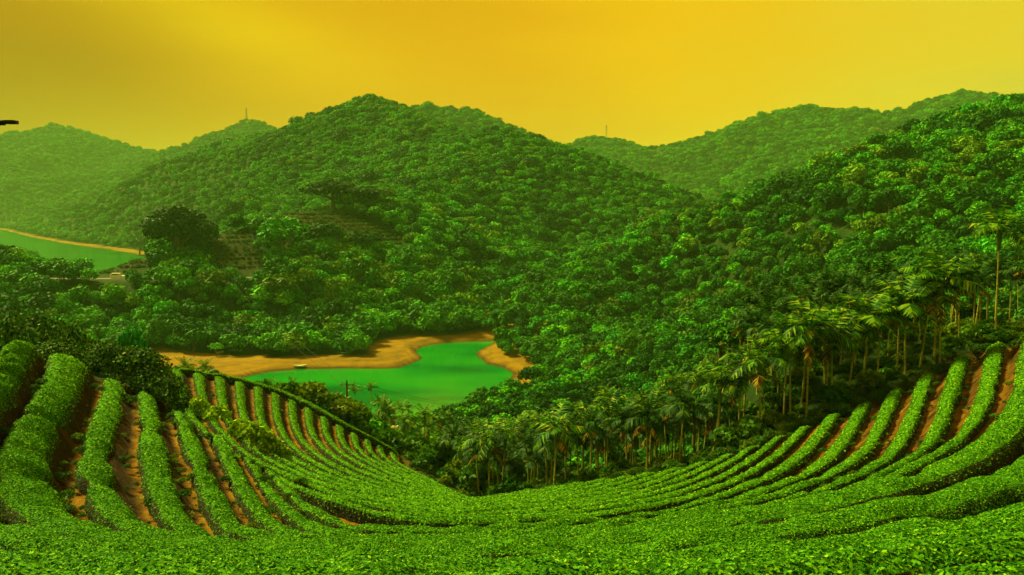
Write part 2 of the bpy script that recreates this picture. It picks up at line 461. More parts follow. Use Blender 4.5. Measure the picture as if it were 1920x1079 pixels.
RIDGES = [
    rdg([(2400, 60, 300), (1920, 172, 300), (1780, 215, 305), (1650, 252, 310), (1500, 318, 325), (1290, 386, 340), (1150, 488, 320), (1010, 578, 285), (930, 642, 272)], 7,
        [.22, .22, .21, .2, .19, .17, .2, .25, .3]),
    rdg([(2300, 340, 170), (1920, 410, 170), (1650, 480, 185), (1450, 560, 190), (1300, 625, 195), (1130, 690, 195), (1000, 722, 200)], 6, [.2, .2, .2, .2, .2, .22, .25]),
    # knoll with terraces across the lake
    rdg([(-300, 492, 308), (0, 486, 306), (120, 482, 306), (200, 474, 312), (290, 452, 330), (430, 412, 345), (560, 372, 370), (680, 365, 400), (780, 360, 460), (860, 310, 540), (930, 236, 640)],
        6, [.36, .36, .37, .40, .42, .43, .40, .36, .36, .36, .36]),
    rdg([(680, 365, 400), (800, 450, 390), (880, 540, 350)], 7, [.38, .38, .38]),
    # middle hill
    rdg([(60, 427, 1750), (130, 412, 1500), (200, 374, 1250), (330, 300, 1100), (420, 270, 1020), (520, 246, 960), (600, 226, 900), (650, 188, 850), (700, 172, 820), (760, 200, 780), (850, 237, 700), (930, 235, 640)],
        10, [.3, .3, .3, .32, .33, .35, .37, .4, .42, .42, .4, .38], 20),
    rdg([(930, 235, 640), (1000, 252, 620), (1060, 278, 610), (1180, 343, 600), (1290, 402, 590)], 10, [.38, .4, .4, .42, .42]),
    rdg([(1000, 252, 620), (1000, 380, 500), (1010, 500, 420)], 10, [.36, .38, .4]),
    # far hills, left
    rdg([(-600, 280, 2500), (-200, 250, 2450), (0, 245, 2400), (45, 236, 2400), (70, 238, 2400), (105, 224, 2400), (130, 233, 2390), (180, 246, 2350), (270, 271, 2300), (350, 285, 2200)], 20, .36, 30),
    rdg([(20, 412, 1950), (150, 358, 1900), (250, 302, 1900), (320, 272, 1900), (350, 262, 1950), (372, 247, 1970), (430, 230, 2000), (462, 218, 2000), (482, 215, 2000), (520, 232, 2000), (600, 236, 2000), (720, 300, 1900)], 20, .36, 30),
    # behind the middle hill
    rdg([(640, 230, 1400), (740, 190, 1400), (800, 183, 1400), (840, 192, 1400), (880, 193, 1380), (930, 215, 1350), (980, 243, 1300), (1050, 300, 1200)], 18, .42, 20),
    # far hills, right
    rdg([(980, 310, 1700), (1060, 264, 1700), (1110, 244, 1700), (1150, 250, 1680), (1200, 267, 1650), (1250, 262, 1600), (1330, 240, 1600), (1430, 216, 1550), (1480, 200, 1500), (1520, 188, 1500), (1560, 193, 1500), (1610, 193, 1500), (1650, 202, 1500), (1720, 185, 1500), (1765, 178, 1500), (1800, 164, 1500), (1850, 173, 1500), (1890, 192, 1500), (2100, 250, 1500)], 18, .30, 20),
    rdg([(1520, 188, 1500), (1430, 290, 1200), (1330, 350, 950), (1290, 400, 780)], 18, [.35, .33, .3, .25], 20),
    rdg([(1800, 164, 1500), (1700, 240, 1250), (1560, 300, 1000), (1450, 360, 800)], 18, [.35, .33, .3, .25], 20),
    rdg([(1150, 250, 1680), (1200, 310, 1350), (1240, 370, 1000)], 18, [.35, .33, .3], 20),
]


def smax(a, b, k):
    h = np.clip(.5 + .5 * (a - b) / k, 0, 1)
    return b + (a - b) * h + k * h * (1 - h)


LAKE = [np.array([at_z(x, y, 0)[:2] for x, y in q]) for q in (
    [(200, 716), (330, 714), (400, 713), (455, 709), (500, 698), (560, 693.5), (640, 692), (700, 692), (752, 690), (775, 683), (791, 671), (783, 657), (800, 649), (840, 643.5), (900, 641), (930, 640), (912, 650), (894, 660), (892, 670), (912, 682), (938, 689), (962, 700), (950, 722), (850, 770), (760, 800), (600, 830), (400, 800)],
    [(-500, 427), (-100, 427), (0, 430), (30, 438), (60, 446), (110, 455), (160, 462), (215, 470), (270, 480), (330, 500), (200, 545), (0, 570), (-500, 580)])]


def poly_sd(x, y, P):                                  # signed distance, negative inside
    n = len(P); d = np.full(x.shape, 1e9); ins = np.zeros(x.shape, bool)
    for i in range(n):
        a, b = P[i], P[(i + 1) % n]
        e = b - a; wx, wy = x - a[0], y - a[1]
        t = np.clip((wx * e[0] + wy * e[1]) / (e @ e), 0, 1)
        d = np.minimum(d, np.hypot(wx - e[0] * t, wy - e[1] * t))
        cnd = ((a[1] > y) != (b[1] > y)) & (x < e[0] * (y - a[1]) / (e[1] if abs(e[1]) > 1e-9 else 1e-9) + a[0])
        ins ^= cnd
    return np.where(ins, -d, d)


ROAD = np.array([at_d(x, y, d) for x, y, d in [(-260, 545, 300), (-60, 530, 300), (85, 523, 300), (160, 521, 299), (235, 518, 299), (330, 514, 300), (420, 511, 302), (520, 512, 306)]])
ROADZ = 20.2


def road_d(x, y):
    d = np.full(x.shape, 1e9)
    for a, b in zip(ROAD[:-1], ROAD[1:]):
        e = b[:2] - a[:2]; wx, wy = x - a[0], y - a[1]
        t = np.clip((wx * e[0] + wy * e[1]) / (e @ e), 0, 1)
        d = np.minimum(d, np.hypot(wx - e[0] * t, wy - e[1] * t))
    return d


def height(x, y, full=False):
    x = np.asarray(x, float).ravel(); y = np.asarray(y, float).ravel()
    wxp = x + 5 * (fbm(x / 120, y / 120, 3) - .5) * 2; wyp = y + 5 * (fbm(x / 120, y / 120, 9) - .5) * 2
    rr = np.hypot(x, y)
    wa = np.clip((rr - 350) / 400, 0, 1)
    wx, wy = x + (wxp - x) * wa, y + (wyp - y) * wa
    z = np.full(x.shape, 1.2)
    for P, s, r in RIDGES:
        num = np.zeros(x.shape); den = np.zeros(x.shape); bd = np.full(x.shape, 1e9)
        for i in range(len(P) - 1):
            a, b = P[i], P[i + 1]; e = b - a
            dx, dy = wx - a[0], wy - a[1]
            t = np.clip((dx * e[0] + dy * e[1]) / (e[0]**2 + e[1]**2), 0, 1)
            d = np.hypot(dx - e[0] * t, dy - e[1] * t)
            v = a[2] + e[2] * t - (s[i] + (s[i + 1] - s[i]) * t) * (np.sqrt(d * d + r * r) - r)
            wgt = (d / 100 + .02) ** -5.0                 # mostly the nearest stretch of the ridge
            num += wgt * v; den += wgt; bd = np.minimum(bd, d)
        best = num / den
        amp = np.clip(bd / 160, 0, 1) * np.clip((rr - 150) / 300, 0, 1)
        n1 = 1 - np.abs(2 * fbm(x / 210, y / 210, 21, 3) - 1) * 1.6
        best = best + amp * 26 * (n1 - .55) * np.clip(rr / 900, .35, 1.6)
        z = smax(z, best, 7.0)
    z = z + (fbm(x / 22, y / 22, 5, 3) - .5) * 3.0 * np.clip((rr - 90) / 150, 0, 1) * np.clip(z / 6, 0, 1)
    # bench with the road on the knoll
    rd = road_d(x, y)
    f = np.clip((30 - rd) / 25, 0, 1); f = f * f * (3 - 2 * f)
    z = z + (ROADZ - z) * f
    # near hillside
    nr = rr < 260
    d0 = np.full(x.shape, 1e3)
    if nr.any():
        zn, dn = near_ground(x[nr], y[nr])
        zz = z[nr]
        inside = np.clip((6 - dn) / 5, 0, 1)
        zm = smax(zz, zn, 2.5)
        zz = zm * (1 - inside) + zn * inside - .7 * np.clip((.9 - dn) / .5, 0, 1)
        z[nr] = zz; d0[nr] = dn
    # lakes and their bare banks
    sd = np.full(x.shape, 1e9)
    for q, P in enumerate(LAKE):
        s = poly_sd(x, y, P)
        s = s + (fbm(x / 9, y / 9, 40, 3) - .5) * (2.2 if q == 0 else 12)
        g = .26 if q == 0 else .14
        cap = np.where(s < 0, np.maximum(-4, s * .3), s * g + np.maximum(0, s - (15 if q == 0 else 30)) * 1.6)
        z = np.where(rr > 60, np.minimum(z, cap), z)
        sd = np.minimum(sd, s if q == 0 else s * 1.3)
    if full: return z, d0, sd, rd
    return z


def hit(px, py, lo=20, hi=3500):                       # where a sight line meets the ground
    d = np.geomspace(lo, hi, 700)
    r = ray(px, py); P = CAM + r[None] * (d / r[1])[:, None]
    g = P[:, 2] - height(P[:, 0], P[:, 1])
    i = np.argmax(g < 0)
    if not (g < 0).any(): i = len(d) - 1
    if i == 0: return P[0]
    t = g[i - 1] / (g[i - 1] - g[i] + 1e-9)
    p = P[i - 1] + (P[i] - P[i - 1]) * t
    p[2] = height([p[0]], [p[1]])[0]
    return p


def in_poly(px, py, P):
    return poly_sd(np.asarray(px, float), np.asarray(py, float), np.array(P, float)) < 0


FIELDS = [[(385, 425), (470, 440), (505, 505), (395, 508)], [(470, 402), (560, 372), (625, 385), (650, 402), (735, 432), (770, 462), (640, 440), (560, 425)],
          [(175, 492), (240, 462), (290, 448), (285, 508), (170, 516)]]

BARE = [(262, 656), (300, 652), (380, 662), (440, 668), (500, 664), (500, 730), (262, 730)]
TRACK = [(85, 511), (238, 508), (238, 522), (85, 526)]

# ------------------------------------------------------------------ ground sheet
az = np.radians(np.concatenate([np.arange(-180, -48, 4), np.arange(-48, 48, .36), np.arange(48, 180, 4)]))
rad = np.unique(np.concatenate([np.geomspace(2.0, 3700, 330), np.arange(185, 325, 1.6)]))
A_, R_ = np.meshgrid(az, rad, indexing='ij')
gx, gy = (R_ * np.sin(A_)).ravel(), (R_ * np.cos(A_)).ravel()
gz, gd0, gsd, grd = height(gx, gy, True)
na, nr_ = len(az), len(rad)
V = np.c_[gx, gy, gz]
V = np.vstack([V, [[0, 0, CZ - 1.6]]])
I = np.arange(na * nr_).reshape(na, nr_)
Iw = np.vstack([I, I[:1]])
Q = np.stack([Iw[:-1, :-1], Iw[1:, :-1], Iw[1:, 1:], Iw[:-1, 1:]], -1).reshape(-1, 4)[:, ::-1]
T = np.stack([Iw[1:, 0], Iw[:-1, 0], np.full(na, na * nr_)], -1)[:, ::-1]
me = mesh_np('ground', V, Q, T, [M['ground']], smooth=True)
gpx, gpy, gdep = project(V)


def vattr(me, name, a):
    at = me.attributes.new(name, 'FLOAT', 'POINT'); at.data.foreach_set('value', np.asarray(a, np.float32))


soil = np.append(np.clip((1.1 - gd0) / .7, 0, 1), 1)
shore = np.append(np.clip((17 - gsd) / 3, 0, 1), 0)
fld = np.zeros(len(V), bool)
for f in FIELDS: fld |= in_poly(gpx, gpy, f)
fld &= (gdep > 200) & (gdep < 480)
shore = np.maximum(shore, (in_poly(gpx, gpy, BARE) & (gdep > 200) & (gdep < 300)) * 1.0)
vattr(me, 'soil', soil); vattr(me, 'shore', shore); vattr(me, 'wet', np.append(np.clip((2.2 - gsd) / 1.2, 0, 1), 0)); vattr(me, 'field', fld.astype(float))
o = obj('ground', me); tag(o, kind='structure')

# water sheets reach a little under the banks
for x0, y0, x1, y1 in ((-150, 150, 70, 330), (-1300, 370, -60, 2300)):
    wm = bpy.data.meshes.new('lake'); wm.from_pydata([(x0, y0, 0), (x1, y0, 0), (x1, y1, 0), (x0, y1, 0)], [], [[0, 1, 2, 3]])
    wm.materials.append(M['water']); wm.update()
    tag(obj('lake', wm), kind='structure')

# ------------------------------------------------------------------ leaves
def quads(cen, nor, L, Wd, rng):
    n = len(cen)
    nor = nor / (np.linalg.norm(nor, axis=1)[:, None] + 1e-9)
    a = np.cross(nor, rng.normal(size=(n, 3))); a /= np.linalg.norm(a, axis=1)[:, None] + 1e-9
    b = np.cross(nor, a)
    L = np.broadcast_to(L, (n,))[:, None]; Wd = np.broadcast_to(Wd, (n,))[:, None]
    V = np.stack([cen - a * L, cen + b * Wd + a * L * .1, cen + a * L, cen - b * Wd + a * L * .1], 1).reshape(-1, 3)
    return V, np.arange(4 * n).reshape(n, 4)


# ------------------------------------------------------------------ tea hedges
def hedge(name, P, kc, wk, t0, t1, seed, Hh=.78, curve=None):
    """a clipped row: a rounded, clumpy body with its own skin of leaves."""
    rng = R(seed)
    if curve is None:
        A, B, Cc = P.curve(kc - wk), P.curve(kc), P.curve(kc + wk)
    else:
        A, B, Cc = curve
    n = len(B); tt = np.linspace(0, 1, n)
    sl = np.concatenate([[0], np.cumsum(np.linalg.norm(np.diff(B, axis=0), axis=1))])
    s0, s1 = np.interp([t0, t1], tt, sl)
    m = max(6, int((s1 - s0) / .3)); ss = np.linspace(s0, s1, m)

    def rs(X): return np.stack([np.interp(ss, sl, X[:, i]) for i in range(3)], -1)
    A, B, Cc = rs(A), rs(B), rs(Cc)
    ax = np.exp(-(((ss / sl[-1]) - .5) / .2) ** 2) if curve is None else np.zeros(m)
    half = np.linalg.norm((Cc - A)[:, :2], axis=1) / 2
    u = np.array([-1.04, -1, -.93, -.78, -.5, -.18, .18, .5, .78, .93, 1, 1.04])
    prof = np.array([-.45, .05, .42, .70, .92, 1.0, 1.0, .92, .70, .42, .05, -.45])
    x = B[:, None, :2] + (Cc - A)[:, None, :2] / 2 * u[None, :, None]
    cl = fbm(ss / 1.15, np.full(m, seed * 3.7), seed, 2)
    gap = np.clip((.36 - fbm(ss / 2.3, np.full(m, seed * 9.1), seed + 5, 2)) / .10, 0, 1)
    lump = np.full(m, .3) if kc >= 7 else np.interp(ss / sl[-1], [0, .4, .6, 1], [1, .85, .5, .5])
    gap = gap * lump
    wm = (1.02 + (.36 * cl - .18) * lump) * (1 - (.12 * ax if kc < 7 else .26 * ax ** .4))
    if kc < 7: wm = wm * (1 + .05 * np.clip((.44 - ss / sl[-1]) / .1, 0, 1))
    wm = wm * (1 - .38 * gap)
    x = B[:, None, :2] + (x - B[:, None, :2]) * wm[:, None, None]
    endf = np.clip(np.minimum(ss - s0, s1 - ss) / .9, 0.02, 1) ** .5
    hm = Hh * np.clip(half / .62, .55, 1.15) * (.90 + .38 * (cl - .5) * lump) * (1 - .3 * gap) * endf * (1 + .35 * ax)
    zg = B[:, None, 2] + (Cc - A)[:, None, 2] / 2 * u[None, :]
    z = zg + prof[None] * hm[:, None]
    bump = (fbm(x[..., 0] / .45, x[..., 1] / .45, seed + 11, 2) - .5)
    z = z + bump * .24 * (prof[None] > .3) * np.maximum(lump, .45)[:, None]
    # bulge so the row shades its own foot
    G = np.concatenate([x, z[..., None]], -1)
    nu = len(u)
    I = np.arange(m * nu).reshape(m, nu)
    Qb = np.stack([I[:-1, :-1], I[:-1, 1:], I[1:, 1:], I[1:, :-1]], -1).reshape(-1, 4)
    # normals and areas of the body faces
    Vb = G.reshape(-1, 3)
    q = Vb[Qb]; nn = np.cross(q[:, 2] - q[:, 0], q[:, 3] - q[:, 1]); ar = np.linalg.norm(nn, axis=1) / 2
    nn = nn / (2 * ar[:, None] + 1e-9); nn *= np.sign((nn * (q.mean(1) - np.repeat(B[:-1], nu - 1, 0))).sum(1) + 1e-6)[:, None]
    px, py, dep = project(q.mean(1))
    vis = (px > -220) & (px < 2140) & (py < 1230)
    L = np.clip(dep * .00125, .020, .052)
    L = np.where(vis, L, .045)                     # plainer leaf cover beyond the frame
    vis = np.where(vis, 1.0, .75 * (np.abs(q.mean(1)[:, 0]) < 45))
    pr = np.tile((prof[:-1] + prof[1:]) / 2, m - 1)
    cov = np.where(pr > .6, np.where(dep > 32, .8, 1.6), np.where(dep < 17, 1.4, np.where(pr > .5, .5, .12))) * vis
    cnt = rng.poisson(np.clip(ar * cov / (L * L * 1.3), 0, 400))
    fi = np.repeat(np.arange(len(Qb)), cnt); N = len(fi)
    a, b = rng.rand(N, 1), rng.rand(N, 1)
    qq = q[fi]
    cen = (qq[:, 0] * (1 - a) + qq[:, 1] * a) * (1 - b) + (qq[:, 3] * (1 - a) + qq[:, 2] * a) * b
    ln = L[fi] * rng.uniform(.7, 1.45, N)
    nor = nn[fi] + rng.normal(size=(N, 3)) * .52 + np.array([0, 0, .3])
    cen = cen + nn[fi] * (rng.uniform(-.5, .8, N) * ln)[:, None]
    Vl, Ql = quads(cen, nor, ln, ln * .55, rng)
    V = np.vstack([Vb, Vl]); Qa = np.vstack([Qb, Ql + len(Vb)])
    old = rng.rand(N) < np.where(dep[fi] < 20, .72, np.where(dep[fi] < 34, .62, .32))
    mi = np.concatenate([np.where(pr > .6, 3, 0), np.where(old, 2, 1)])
    return obj(name, mesh_np(name, V, Qa, mats=[M['tea_twig'], M['tea_leaf'], M['tea_leaf_old'], M['tea_top']], mi=mi))


ORD = ['first', 'second', 'third', 'fourth', 'fifth', 'sixth', 'seventh', 'eighth', 'ninth', 'tenth', 'eleventh', 'twelfth', 'thirteenth', 'fourteenth', 'fifteenth']
near_rows = list(range(-5, 7))
for i, k in enumerate(near_rows):
    o = hedge('tea_hedge', PN, k + .5, .27 if k > 0 else .35 if k > -2 else .43, 0, 1, 100 + i, Hh=.62 if k > -2 else .5)
    tag(o, f'broad near tea hedge round the hollow, {ORD[len(near_rows) - 1 - i]} row uphill from the narrow rows' if i else
        'topmost tea hedge of the slope, nearest the viewer, running below the picture', 'tea hedge', 'broad tea hedges of the near slope')
for i, k in enumerate(range(7, 21)):
    o = hedge('tea_hedge', PF, k + .5, .265, 0, 1, 200 + i, Hh=.64)
    tag(o, f'narrow curved tea hedge on the far spur, {ORD[i]} row below the broad rows', 'tea hedge', 'narrow tea hedges curving over the far spur')
# the ground between the rows: a dark rooty bank below each hedge, then a trodden path
def terrace(P, k0, k1, seed):
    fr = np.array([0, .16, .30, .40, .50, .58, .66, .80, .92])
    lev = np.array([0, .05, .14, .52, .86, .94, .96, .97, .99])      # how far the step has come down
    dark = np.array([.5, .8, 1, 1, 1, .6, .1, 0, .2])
    rows, dk = [], []
    for i in range(k0, k1):
        a, b = P.curve(max(i - .5, k0))[:, 2], P.curve(min(i + .5, k1))[:, 2]
        for f, l, q in zip(fr, lev, dark):
            kk = i - .5 + f
            if kk < k0 or kk > k1: continue
            c = P.curve(kk).copy()
            c[:, 2] = .75 * (a + (b - a) * l) + .25 * c[:, 2]
            rows.append(c); dk.append(np.full(len(c), q))
    c = P.curve(k1); rows.append(c); dk.append(np.zeros(len(c)))
    G = np.array(rows); D = np.array(dk)
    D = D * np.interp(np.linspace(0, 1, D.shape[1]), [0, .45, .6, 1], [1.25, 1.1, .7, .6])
    # finer along the row
    n = G.shape[1]; t = np.linspace(0, n - 1, n * 4)
    G = np.stack([[np.interp(t, np.arange(n), r[:, j]) for j in range(3)] for r in G]).transpose(0, 2, 1)
    D = np.stack([np.interp(t, np.arange(n), r) for r in D])
    x, y = G[..., 0], G[..., 1]
    G[..., 2] += (fbm(x / .5, y / .5, seed, 3) - .5) * .16
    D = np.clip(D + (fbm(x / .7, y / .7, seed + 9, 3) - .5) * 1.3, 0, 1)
    m, n = D.shape
    I = np.arange(m * n).reshape(m, n)
    Q = np.stack([I[:-1, :-1], I[:-1, 1:], I[1:, 1:], I[1:, :-1]], -1).reshape(-1, 4)
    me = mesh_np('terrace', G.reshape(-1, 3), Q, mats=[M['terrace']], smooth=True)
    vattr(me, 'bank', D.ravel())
    tag(obj('terrace', me), kind='structure')


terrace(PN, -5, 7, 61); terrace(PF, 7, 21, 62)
# hedge along the crest of the spur, closing the row ends
cr = np.array([PF.curve(k)[0] for k in np.linspace(7.6, 21, 60)])
dv = np.gradient(cr, axis=0); dv /= np.linalg.norm(dv[:, :2], axis=1)[:, None]
side = np.c_[dv[:, 1], -dv[:, 0], np.zeros(len(dv))]
side *= np.sign(side[:, 1:2])
cc = cr + side * .55
o = hedge('tea_hedge', None, 0, 0, 0, 1, 301, Hh=.6, curve=(cc - side * .5 + [0, 0, .1], cc, cc + side * .5 - [0, 0, .2]))
tag(o, 'thin tea hedge along the crest of the spur, closing the row ends above the lake', 'tea hedge')

# ------------------------------------------------------------------ crowns
def crown_np(seed, nl=16, per=62, leaf=.12, flat=.8, spread=.72, low=-.25, lobe=(.30, .46), jit=.5):
    """unit crown (radius about 1) of many leafy lobes, base near z = 0."""
    rng = R(seed); cen, nor, ln = [], [], []
    for i in range(nl):
        while True:
            p = rng.normal(size=3); p /= np.linalg.norm(p)
            if p[2] > low: break
        rr = spread * rng.uniform(.55, 1.0)
        if i == 0: p, rr = np.array([0, 0, 1.0]), spread * .8
        c = p * rr * np.array([1, 1, flat]); lr = rng.uniform(*lobe)
        n = int(per * (lr / .38) ** 2 * rng.uniform(.8, 1.2))
        d = rng.normal(size=(n, 3)); d /= np.linalg.norm(d, axis=1)[:, None]
        d = d[(d[:, 2] > -.35) | (rng.rand(n) < .25)]
        q = c + d * lr * rng.uniform(.82, 1.08, (len(d), 1)) * np.array([1, 1, .8])
        cen.append(q); nor.append(d + rng.normal(size=d.shape) * jit + np.array([0, 0, .35])); ln.append(np.full(len(d), leaf) * rng.uniform(.6, 1.35, len(d)))
    cen = np.vstack(cen); nor = np.vstack(nor); ln = np.concatenate(ln)
    cen[:, 2] += 1.15
    return cen, nor, ln


def crown_mesh(name, seed, mat, **kw):
    cen, nor, ln = crown_np(seed, **kw)
    V, Q = quads(cen, nor, ln, ln * .62, R(seed + 1))
    return mesh_np(name, V, Q, mats=[mat])


def trunk_mesh(seed, tall=1.3, r=.07):
    rng = R(seed); b = MB()
    top = np.array([rng.uniform(-.1, .1), rng.uniform(-.1, .1), tall])
    b.tube([(0, 0, -.35), (top[0] * .3, top[1] * .3, tall * .35), (top[0] * .7, top[1] * .7, tall * .7), top], [r * 1.35, r, r * .8, r * .4])
    for i in range(4):
        a = rng.uniform(0, 2 * PI); z0 = tall * rng.uniform(.45, .75)
        st = top * (z0 / tall)
        b.tube([st, st + np.array([math.cos(a) * .22, math.sin(a) * .22, .2]), st + np.array([math.cos(a) * .5, math.sin(a) * .5, .45])], [r * .55, r * .4, r * .18], 5)
    return mesh_np('trunk', np.concatenate(b.v), np.concatenate(b.q), mats=[M['bark']], smooth=True)


CROWNS = [crown_mesh('crown', 500 + i, M['forest_leaf'], nl=[16, 20, 13, 18, 22][i], per=[64, 52, 74, 58, 50][i], flat=[.8, .7, .95, .6, .85][i], leaf=[.12, .11, .13, .12, .105][i]) for i in range(5)]
DCROWNS, LCROWNS = [], []
for q in CROWNS:
    dm = q.copy(); dm.materials.clear(); dm.materials.append(M['slope_leaf']); LCROWNS.append(dm)
    dm = q.copy(); dm.materials.clear(); dm.materials.append(M['knoll_and_shade_leaf']); DCROWNS.append(dm)
TRUNKS = [trunk_mesh(600 + i) for i in range(3)]


def tree(crown_me, p, r, rz, label, group=None, name='broadleaf_tree', trunk=True, sz=1.0, cat='tree'):
    t = empty(name, p, rz, r)
    t.scale = (r, r, r * sz)
    tag(t, label, cat, group)
    obj('crown', crown_me, t)
    if trunk: obj('trunk', TRUNKS[int(rz * 10) % 3], t)
    return t


# ------------------------------------------------------------------ forest scatter
rng = R(7)
cand = []
for lo, hi, cell, rmul in ((60, 210, 3.6, .68), (210, 430, 3.9, .76), (430, 1000, 4.5, .68), (1000, 2700, 7.6, .62)):
    xs = np.arange(-hi * .72, hi * .72, cell); ys = np.arange(lo * .7, hi, cell)
    X, Y = np.meshgrid(xs, ys); X = X.ravel(); Y = Y.ravel()
    X = X + rng.uniform(-.48, .48, X.shape) * cell; Y = Y + rng.uniform(-.48, .48, X.shape) * cell
    d = np.hypot(X, Y); m = (d > lo) & (d < hi) & (np.abs(np.arctan2(X, Y)) < math.radians(36))
    X, Y = X[m], Y[m]
    cand.append(np.c_[X, Y, np.full(len(X), cell), np.full(len(X), rmul)])
cand = np.vstack(cand)
cz, cd0, csd, crd = height(cand[:, 0], cand[:, 1], True)
cpx, cpy, cdep = project(np.c_[cand[:, :2], cz])
ok = (csd > np.where(cand[:, 1] > 1000, 14, np.where((cpx > 800) | (cand[:, 1] < 225), 7.5, 15.5))) & (cd0 > 10) & (crd > 4.2) & (cz > .6)
# the palm grove keeps its own ground: right beyond the rows
grove = (cd0 < 16) & (cpx > 780) & (cdep < 105)
ok &= ~grove
ok &= ~(in_poly(cpx, cpy, BARE) & (cdep > 200) & (cdep < 300))
# the water's edge on the near side stays open: low growth only
LIMX, LIMY = [300, 440, 500, 560, 620, 680, 740, 762, 800, 860, 895, 940, 1000, 1060], [770, 760, 740, 728, 746, 768, 772, 742, 722, 718, 700, 698, 672, 600]
# hidden ground bears no trees: running horizon along each azimuth
haz = np.radians(np.arange(-38, 38, .3)); hr = np.geomspace(30, 2800, 260)
HA, HR = np.meshgrid(haz, hr, indexing='ij')
hz = height(HR * np.sin(HA), HR * np.cos(HA)).reshape(HA.shape)
el = (hz + 1.5 - CZ) / HR
run = np.maximum.accumulate(el, axis=1)
cr_ = np.hypot(cand[:, 0], cand[:, 1]); ca = np.arctan2(cand[:, 0], cand[:, 1])
ia = np.clip(np.round((ca - haz[0]) / (haz[1] - haz[0])).astype(int), 0, len(haz) - 1)
ir = np.clip(np.searchsorted(hr, cr_ * .985) - 1, 0, len(hr) - 1)
rsz = cand[:, 2] * cand[:, 3] * np.exp(rng.normal(size=len(cand)) * .24)
ok &= ~((in_poly(cpx, cpy, TRACK) | in_poly(cpx, cpy - rsz * 1.5 * FP / cdep, TRACK)) & (cdep > 200) & (cdep < 480))
for f in FIELDS: ok &= ~((in_poly(cpx, cpy, f) | in_poly(cpx, cpy - rsz * .8 * FP / cdep, f) | in_poly(cpx, cpy - rsz * 1.5 * FP / cdep, f)) & (cdep > 200) & (cdep < 480))
rsz *= .75 + .6 * fbm(cand[:, 0] / 60, cand[:, 1] / 60, 77, 2)
rsz = np.minimum(rsz, np.maximum(1.6, cr_ * .0185))
rsz *= np.where((cand[:, 1] < 345) & (cand[:, 1] > 215) & (cpx < 900), 1.28, 1)
nearside = (cand[:, 1] < 214) & (cpx < 1040) & (cpx > 300)
room = (cpy - np.interp(cpx, LIMX, LIMY)) / FP * cdep / 2.1
ok &= ~nearside | (room > 1.0)
rsz = np.where(nearside, np.minimum(rsz, room), rsz)
top = (cz + rsz * 2.2 - CZ) / cr_
ok &= top > run[ia, ir] - .014
cand, cz, rsz, cpx, cpy, cdep, csd, cd0 = (a[ok] for a in (cand, cz, rsz, cpx, cpy, cdep, csd, cd0))
rzs = rng.uniform(0, 2 * PI, len(cand)); var = rng.randint(0, 5, len(cand))
size = rsz / cdep * ((cpx > -60) & (cpx < 1980) & (cpy > 100) & (cpy < 1000))
order = np.argsort(-size)
NIND = 285
print('trees', len(cand))
src = {}
kindc = np.where((cand[:, 1] < 470) & (cand[:, 1] > 215) & (cpx < 900), 5, np.where((cpx > 905) & (cand[:, 1] < 350), np.where(cpx + 60 * (fbm(cand[:, 0] / 20, cand[:, 1] / 20, 8) - .5) > 1560, 5, 10), 0))  # far right of the near hillside: its shade painted into the leaf colour
kindc = np.where((cd0 < 50) & (cpx > 850), 5, kindc)  # dark leaves paint the shade just behind the palm grove
SETS = {0: CROWNS, 5: DCROWNS, 10: LCROWNS}
SHAPE = ['round-crowned', 'dense many-lobed', 'tall domed', 'low spreading', 'knobbly-crowned']
for i in order[:NIND]:
    x, y, dp = cpx[i], cpy[i], cdep[i]
    if dp < 205 and x < 860: zone, g = 'between the palm tops and the near side of the green lake', 'trees by the near lake side'
    elif dp < 205 and x < 1250: zone, g = 'in the gully behind the palms', 'trees in the gully behind the palms'
    elif x > 1600: zone, g = 'on the steep right hillside above the tallest palms', 'trees of the right hillside'
    elif x > 1250: zone, g = 'on the lower right hillside above the palm grove', 'trees of the right hillside'
    elif x > 900: zone, g = 'on the wooded point right of the lake', 'trees of the wooded point'
    elif x > 520: zone, g = 'in the wood above the middle of the bare orange shore', 'trees above the shore'
    elif x > 260: zone, g = 'in the wood below the road, above the left shore', 'trees above the shore'
    else: zone, g = 'in the wood at far left below the road', 'trees above the shore'
    v = var[i]
    dk = int(kindc[i])
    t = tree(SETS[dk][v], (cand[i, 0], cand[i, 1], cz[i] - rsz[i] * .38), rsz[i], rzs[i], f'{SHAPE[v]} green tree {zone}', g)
    if v + dk not in src: src[v + dk] = t.children[0]


